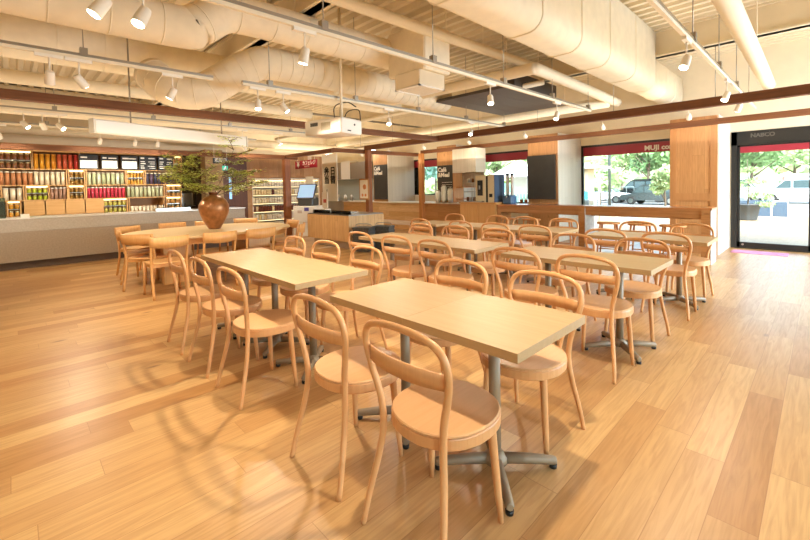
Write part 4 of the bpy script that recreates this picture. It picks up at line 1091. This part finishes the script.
# menu boards
for i, (a, b2, lit) in enumerate(((79, 98, 1), (101, 118, 1), (121, 137.5, 1), (139, 156, 0), (158, 173, 0))):
    y0 = ys(a, 162); y1 = ys(b2, 162); yc = (y0+y1)/2; w = (y1-y0)/2
    t = empty('menu_board', (XS-.004, yc, 1.906)); tag(t, 'black menu board on the top shelf, %s from the left, %s' % (ORD[i], 'with a lit white menu' if lit else 'with white lines of text'), 'menu board', 'menu boards on the top shelf')
    MB().box(0, .02, -w, w, 0, .345).build('panel', M_black, t)
    if lit:
        MB().box(.02, .024, -w+.02, w-.02, .03, .21).build('lit_menu', mat('menu_glow', '#f6f2e6', .5, emit='#fff8e8', es=.9), t)
    r = random.Random(i)
    for z in ((.26,) if lit else (.28, .2, .15, .09, .04)):
        y = -w+.03; g = MB(); e = .036 if z > .25 else .022
        g.box(.02, .023, -w+.03, -w+r.uniform(.1, .16), z, z+e)
        g.build('menu_lettering', M_white, t)
        if not lit or i: MB().box(.02, .023, w-r.uniform(.14, .2), w-.03, z, z+e*.7).build('menu_lettering', M_white, t)
    if lit:
        g = MB()
        for k in range(6):
            z = .05+k*.026; y = -w+.04
            while y < w-.06:
                l = r.uniform(.02, .06); g.box(.024, .0255, y, y+l, z, z+.006); y += l+.02
        g.build('menu_lines', mat('menu_grey', '#a8a296', .6), t)
# equipment in the back room opening between the shelves and the pillar
eq = empty('back_room_rack', (-13.6, 3.75, 0)); tag(eq, 'dark steel rack with machines seen beside the plaster pillar', 'rack')
for x in (-.3, .3):
    for y in (-.3, .3): MB().tube([(x, y, 0), (x, y, 1.9)], .015, 6).build('upright', M_black, eq)
for z in (.3, .9, 1.4, 1.85): MB().box(-.3, .3, -.3, .3, z, z+.02).build('shelf', M_silver, eq)
mch = MB().rbox(-13.85, -13.4, 3.5, 4.0, .921, 1.3, .02).build('steel_appliance', M_chrome); tag(mch, 'steel kitchen appliance on the dark rack', 'appliance')

# door mat
mt = MB().box(-1.2, -.42, 9.62, 9.98, 0, .012).build('door_mat', mat('pink_mat', '#d08ab0', .8, noise=.3, nscale=6)); tag(mt, 'pink and white mat on the floor before the entrance door', 'mat')

# ------------------------------------------------------------------ outside
struct(MB().box(-9, 9, YW+.25, 20.5, -.12, -.03), 'ground_deck', None)
dk = bpy.data.objects['ground_deck']; dk.data.materials.append(planks('beige_deck', ['#a68f70', '#af9878', '#9d8668'], .14, .3, 'Y', 'X', rough=.7, gap=.008, gapcol='#8f7a60', knots=False))
M_asph = mat('pale_asphalt', '#94918a', .9, noise=.08, nscale=1)
struct(MB().box(-130, 60, 10.6, 62, -.3, -.13), 'ground_street', M_asph)
# hill
mb = MB(); nx, ny = 60, 16; r = random.Random(2); vs = []
for j in range(ny+1):
    for i in range(nx+1):
        x = -130+190*i/nx; y = 58+70*j/ny; z = -.2+ (max(0, (j-1)/ny)**.8)*26 + r.uniform(-.6, .6)*(j > 0)
        vs.append((x, y, z))
mb._add(vs, [(j*(nx+1)+i, j*(nx+1)+i+1, (j+1)*(nx+1)+i+1, (j+1)*(nx+1)+i) for j in range(ny) for i in range(nx)], True)
struct(mb, 'ground_hill', mat('hillside_green', '#b3bd8c', .9, noise=.35, nscale=.35))
def leaf_cloud(mb, c, R, n, size, rr):
    for _ in range(n):
        while True:
            p = Vector((rr.uniform(-1, 1), rr.uniform(-1, 1), rr.uniform(-1, 1)))
            if .25 < p.length < 1: break
        p = Vector((c[0]+p.x*R[0], c[1]+p.y*R[1], c[2]+p.z*R[2]))
        a = Vector((rr.gauss(0, 1), rr.gauss(0, 1), rr.gauss(0, 1))).normalized()*size; b = Vector((rr.gauss(0, 1), rr.gauss(0, 1), rr.gauss(0, 1))).normalized()*size*.6
        mb.quad(p-a, p+b, p+a, p-b)
LEAFM = [mat('tree_green', '#8aa86c', .7, noise=.3, nscale=.8), mat('tree_pale', '#adc088', .7, noise=.3, nscale=.8), mat('tree_teal', '#7fb09c', .7, noise=.3, nscale=.8)]
M_trunk = mat('trunk_bark', '#6a5a48', .9)
def tree(x, y, h, R, label, mi=0, n=1400, size=.16, seed=1):
    rr = random.Random(seed); t = empty('tree', (x, y, -.15)); tag(t, label, 'tree', 'trees across the street')
    tr_ = MB().tube(arc([(0, 0, 0), (.05*h*rr.uniform(-1, 1), 0, h*.35), (0, 0, h*.7)], 4), [.03*h*(1-i/12) for i in range(9)], 8)
    for k in range(4):
        a = rr.uniform(0, 6.28); tr_.tube([(0, 0, h*(.35+.07*k)), (math.cos(a)*R*.6, math.sin(a)*R*.6, h*(.62+.07*k))], [.012*h, .004*h], 6)
    tr_.build('trunk', M_trunk, t)
    cr = MB()
    for k in range(6):
        a = rr.uniform(0, 6.28); d = rr.uniform(.2, .65)*R
        leaf_cloud(cr, (math.cos(a)*d, math.sin(a)*d, h*rr.uniform(.6, .95)), (R*.6, R*.6, h*.16), n//6, size, rr)
    cr.build('crown', LEAFM[mi], t)
    return t
def at(px, py, z=-.13): return on(px, py, 2, z)
def atY(px, py, Y): return on(px, py, 1, Y)
for k, (px, Y, h, R, mi, lab) in enumerate((
    (650, 38, 5.0, 2.0, 0, 'young tree behind the parked dark car in the widest window'),
    (754, 40, 5.2, 3.0, 0, 'spreading tree seen through the entrance door'),
    (600, 28, 2.3, 1.5, 1, 'low rounded tree beside the white cars'),
    (664, 20, 1.9, .42, 1, 'small bushy tree at the right edge of the widest window'),
    (497, 30, 4.6, 2.4, 1, 'pale green tree behind the coffee machine window'),
    (415, 17, 4.2, 2.2, 2, 'teal-green tree in the leftmost window, left one'),
    (436, 22, 4.2, 2.0, 2, 'teal-green tree in the leftmost window, right one'),
    (512, 40, 5, 3, 0, 'dark tree behind the white tent'),
    (795, 52, 6, 4, 1, 'broad pale tree on the hill behind the white van'),
    (622, 54, 6, 4, 1, 'broad pale tree at the foot of the hill'))):
    p = atY(px, 190, Y); tree(p.x, Y, h, R, lab, mi, 1500, .17 if Y < 25 else .28, k+3)
# shrubs on the hill: uncountable scrub
rr = random.Random(9); sb = MB()
for _ in range(2600):
    x = rr.uniform(-110, 40); j = rr.uniform(0, .5); y = 60+70*j; z = -.2+(max(0, j*16-1)/16)**.8*26
    c = (x, y, z+.6); 
    for q in range(4):
        a = Vector((rr.gauss(0, 1), rr.gauss(0, 1), rr.gauss(0, 1))).normalized()*1.1; b = Vector((rr.gauss(0, 1), rr.gauss(0, 1), rr.gauss(0, 1))).normalized()*.8
        p = Vector(c)+Vector((rr.gauss(0, .8), rr.gauss(0, .8), rr.gauss(0, .4))); sb.quad(p-a, p+b, p+a, p-b)
tag(sb.build('hillside_scrub', LEAFM[1]), 'pale green scrub covering the hillside', 'scrub', kind='stuff')

def car(name, loc, rz, L, Hh, Wd, m, label, boxy=0.0):
    t = empty(name, loc, rz); tag(t, label, 'car', 'parked vehicles')
    h = Hh
    low = [(-L/2, .28*h), (-L/2, .5*h), (-L/2+.05*L, .56*h), (L/2-.22*L, .56*h), (L/2-.03*L, .48*h), (L/2, .40*h), (L/2, .22*h), (-L/2, .2*h)]
    b = MB(); w = Wd/2
    b.loft([[(x, -w, z) for x, z in low], [(x, w, z) for x, z in low]], False)
    b.build('body', m, t)
    cab0 = [(-L/2+.03*L, .56*h), (-L/2+.06*L+.04*L*(1-boxy), .93*h), (-L/2+.16*L, h), (L*.10, h), (L*.17, .93*h), (L*.30, .56*h)]
    MB().loft([[(x, -w*.9, z) for x, z in cab0], [(x, w*.9, z) for x, z in cab0]], False).build('cabin', m, t)
    def gl(x0, x1, sl0, sl1):
        for sy in (-1, 1):
            yy = sy*w*.905
            MB().loft([[(x0, yy, .6*h), (x1, yy, .6*h), (x1-sl1, yy, .9*h), (x0+sl0, yy, .9*h)], [(x0, yy+sy*.01, .6*h), (x1, yy+sy*.01, .6*h), (x1-sl1, yy+sy*.01, .9*h), (x0+sl0, yy+sy*.01, .9*h)]], False).build('side_window', mat('car_glass', '#4a5a5c', .15), t)
    gl(-L/2+.08*L, -.1*L, .05*L*(1-boxy), 0); gl(-.08*L, .09*L, 0, 0); gl(.11*L, .27*L, 0, .1*L)
    MB().loft([[(L*.172, -w*.8, .92*h), (L*.172, w*.8, .92*h), (L*.295, w*.84, .6*h), (L*.295, -w*.84, .6*h)], [(L*.182, -w*.8, .93*h), (L*.182, w*.8, .93*h), (L*.305, w*.84, .61*h), (L*.305, -w*.84, .61*h)]], False).build('windscreen', MATS['car_glass'], t)
    for sx in (-.31, .31):
        for sy in (-1, 1):
            wh = MB().tube([(sx*L, sy*(w-.2), .2*h), (sx*L, sy*(w+.01), .2*h)], .2*h, 20).build('wheel', mat('tyre', '#2a2a2a', .8), t)
            MB().tube([(sx*L, sy*(w+.0), .2*h), (sx*L, sy*(w+.02), .2*h)], .12*h, 14).build('hubcap', M_chrome, wh)
    for sy in (-1, 1):
        MB().box(-L/2-.02, -L/2+.02, sy*w*.8-.1, sy*w*.8+.1, .42*h, .54*h).build('tail_lamp', mat('tail_red', '#c03028', .3), t)
        MB().box(L/2-.05, L/2+.015, sy*w*.75-.15, sy*w*.75+.15, .34*h, .43*h).build('headlamp', M_white, t)
    return t
M_dark = mat('dark_car_paint', '#262c2b', .25, .3); M_wcar = mat('white_car_paint', '#e6e8e8', .25)
p = atY(645, 200, 35.0); car('parked_car', (p.x, 35.0, -.13), PI*.95, 4.3, 1.75, 1.75, M_dark, 'dark estate car seen through the widest window', .8)
p = atY(655, 200, 31.0); car('parked_car', (p.x, 31.0, -.13), PI*.96, 3.9, 1.35, 1.65, mat('grey_car_paint', '#4a5252', .25, .3), 'grey hatchback parked in front of the dark estate car')
p = atY(600, 200, 32.5); car('parked_car', (p.x, 32.5, -.13), .1, 4.2, 1.4, 1.7, M_wcar, 'white saloon car behind the booth in the widest window')
p = atY(591, 200, 37.0); car('parked_car', (p.x, 37.0, -.13), 0, 4.4, 1.6, 1.7, M_wcar, 'white car farther back at the left of the widest window')
p = atY(803, 195, 35); car('parked_van', (p.x, 35, -.13), PI, 4.6, 1.6, 1.8, M_wcar, 'white people carrier seen through the entrance door', .3)
p = atY(733, 195, 37.0); car('parked_car', (p.x, 37.0, -.13), 0, 4.2, 1.7, 1.7, M_wcar, 'white car behind the planter at the left edge of the door')
# street pole
p = atY(609.5, 180, 19); o = MB().tube([(p.x, 19, -.13), (p.x, 19, 5.5)], .06, 10).build('street_pole', mat('dark_pole', '#4b5350', .5)); tag(o, 'dark grey upright pole beyond the widest window', 'pole')
# booth
p = atY(588, 190, 15.0); b = empty('ticket_booth', (p.x, 15.0, -.03)); tag(b, 'cream kiosk booth with a flat roof and blue notice outside', 'booth')
MB().box(-.42, .1, -.3, .3, 0, 1.9).build('body', mat('cream_booth', '#d9c4a4', .7), b)
MB().box(-.6, .62, -.45, .45, 1.9, 1.98).build('roof', mat('booth_roof', '#d8d0c0', .6), b)
MB().tube([(.5, -.3, 0), (.5, -.3, 1.9)], .025, 8).build('roof_post', M_whitep, b)
MB().box(-.2, .12, -.32, -.3, .75, 1.1).build('blue_notice', mat('notice_cyan', '#4fb4cc', .5), b)
for k, (px, c) in enumerate(((585.5, '#7d8486'), (592.5, '#cfc6b8'))):
    p = atY(px, 200, 12.6); o = MB().rbox(p.x-.08, p.x+.08, 12.5, 12.7, -.03, .85, .02).build('litter_bin', mat('bin_%d' % k, c, .5)); tag(o, '%s upright bin just outside the widest window' % ('dark grey', 'pale')[k], 'bin')
# barrier fence beyond deck in the widest window
def railing(xa, xb, y, h, label, m, name='metal_railing', zb=-.13, step=.25):
    t = empty(name, ((xa+xb)/2, y, zb)); tag(t, label, 'railing'); w = (xb-xa)/2
    g = MB().box(-w, w, -.02, .02, h-.05, h).build('top_rail', m, t); MB().box(-w, w, -.02, .02, .1, .14).build('bottom_rail', m, t)
    n = int(2*w/step)
    for i in range(min(n, 60)+1):
        x = -w+2*w*i/max(1, min(n, 60)); MB().box(x-.012, x+.012, -.012, .012, 0, h-.05).build('baluster', m, t)
    return t
xa = atY(612, 200, 34).x; xb = atY(634, 200, 34).x
railing(xa, xb, 34, 1.2, 'grey railing at the foot of the hill left of the dark car', mat('rail_grey', '#8f9a94', .5), step=.5)
xa = atY(504, 200, 13.2).x; xb = atY(529, 200, 13.2).x
railing(xa, xb, 13.2, 1.1, 'white railing below the tent', M_white, zb=-.03, step=.12)
# tent
p = atY(519, 190, 24); t = empty('white_tent', (p.x, 24, -.13)); tag(t, 'white canvas tent seen left of the plain blackboard', 'tent')
MB().loft([[(-1.5, -1.5, 2.0), (1.5, -1.5, 2.0), (1.5, 1.5, 2.0), (-1.5, 1.5, 2.0)], [(-.2, -.2, 3.0), (.2, -.2, 3.0), (.2, .2, 3.0), (-.2, .2, 3.0)]], False).build('canopy', mat('tent_white', '#e8e2d6', .7), t)
for sx in (-1.4, 1.4):
    for sy in (-1.4, 1.4): MB().tube([(sx, sy, 0), (sx, sy, 2.0)], .03, 8).build('tent_leg', M_white, t)
MB().box(-1.5, 1.5, 1.45, 1.5, 1.0, 2.0).build('rear_curtain', MATS['tent_white'], t)
tp = MB().box(p.x-3.5, p.x+3.5, 27, 27.1, -.13, 1.5).build('green_screen_fence', mat('teal_screen', '#7fa89a', .7, noise=.3, nscale=4)); tag(tp, 'teal-green fence behind the white tent', 'fence')
# terracotta pots on the sill of the coffee window
for k, px in enumerate((521.3, 525.8)):
    p = atY(px, 200, 10.30); z = .822
    t = empty('terracotta_pot', (p.x, 10.31, z)); tag(t, 'small terracotta pot on the window sill, %s one' % ('left', 'right')[k], 'pot', 'pots on the window sill')
    MB().lathe([(.035, 0), (.05, .09), (.055, .09), (.055, .11)], n=14).build('pot', mat('terracotta', '#c0764a', .7), t)
    q = MB(); leaf_cloud(q, (0, 0, .14), (.05, .05, .05), 40, .014, random.Random(k)); q.build('plant', LEAFM[0], t)
# planter by the door
p = at(747.5, 220, -.03); 
t = empty('deck_planter', (on(747.5, 220, 2, -.03).x, on(747.5, 220, 2, -.03).y, -.03)); tag(t, 'dark grey pot with a loose young tree on the deck outside the door', 'planter')
MB().lathe([(.23, 0), (.26, .05), (.34, .52), (.36, .52), (.36, .56), (.31, .56), (.29, .5)], n=22).build('pot', mat('planter_grey', '#55585a', .6), t)
MB().tube([(0, 0, .4), (.03, 0, 1.0), (-.02, 0, 2.1)], [.025, .02, .006], 8).build('stem', M_trunk, t)
q = MB(); rr = random.Random(4)
for (cx, cz, R) in ((0, 1.0, .5), (.35, .85, .35), (-.3, 1.3, .35), (0.05, 1.75, .28), (.25, 1.35, .3), (.45, .55, .3)): leaf_cloud(q, (cx, 0, cz), (R, R*.8, R*.4), 170, .05, rr)
q.build('foliage', LEAFM[1], t)
# dark flower trough and bike rack beyond the planter
xa = atY(736, 210, 22).x; xb = atY(787, 210, 22).x
o = MB().box(xa, xb, 22, 22.4, -.13, .5).build('dark_barrier', mat('slate_blue', '#4a5a6a', .7)); tag(o, 'dark slate barrier wall behind the planter', 'barrier')
t = empty('bicycle_stand', (atY(780, 210, 21.5).x, 21.5, -.13)); tag(t, 'white hooped bicycle stand in front of the slate barrier', 'stand')
MB().tube(arc([(-.25, 0, 0), (-.25, 0, .5), (-.15, 0, .62), (.2, 0, .64)]), .03, 8).build('hoop', M_white, t)
xa = atY(788, 210, 22).x; xb = atY(830, 210, 22).x
railing(xa, xb, 22, .8, 'white railing right of the slate barrier', M_white, step=.6)
# red framed sign and low far roof
p = atY(789, 180, 37); t = empty('red_framed_sign', (p.x, 37, -.13)); tag(t, 'white sign with a red frame above the white people carrier', 'sign')
zc = atY(789, 180, 37).z
MB().box(-.32, .32, -.03, .03, zc-.25, zc+.35).build('red_frame', mat('sign_frame_red', '#d4483c', .5), t)
MB().box(-.24, .24, -.05, -.03, zc-.2, zc+.27).build('panel', M_white, t)
MB().tube([(0, 0, 0), (0, 0, zc-.25)], .04, 8).build('post', M_silver, t)
xa = atY(772, 175, 38).x; xb = atY(840, 175, 46).x; zc = atY(790, 174, 46).z
t = empty('flat_roofed_shed', ((xa+xb)/2, 46, -.13)); tag(t, 'low shed with a flat white roof behind the red framed sign', 'shed'); w = (xb-xa)/2
MB().box(-w, w, -1, 3, zc-.1, zc+.15).build('roof', M_white, t); MB().box(-w+.4, w-.4, -.4, 2.6, 0, zc-.1).build('body', mat('shed_grey', '#a9aaa0', .8), t)
p0 = atY(740, 188, 39).x; p1 = atY(776, 188, 39).x
o = MB().box(p0, p1, 41, 41.2, -.13, 1.75).build('white_hoarding', mat('hoarding', '#d4dade', .7)); tag(o, 'long white hoarding behind the parked cars by the door', 'hoarding')
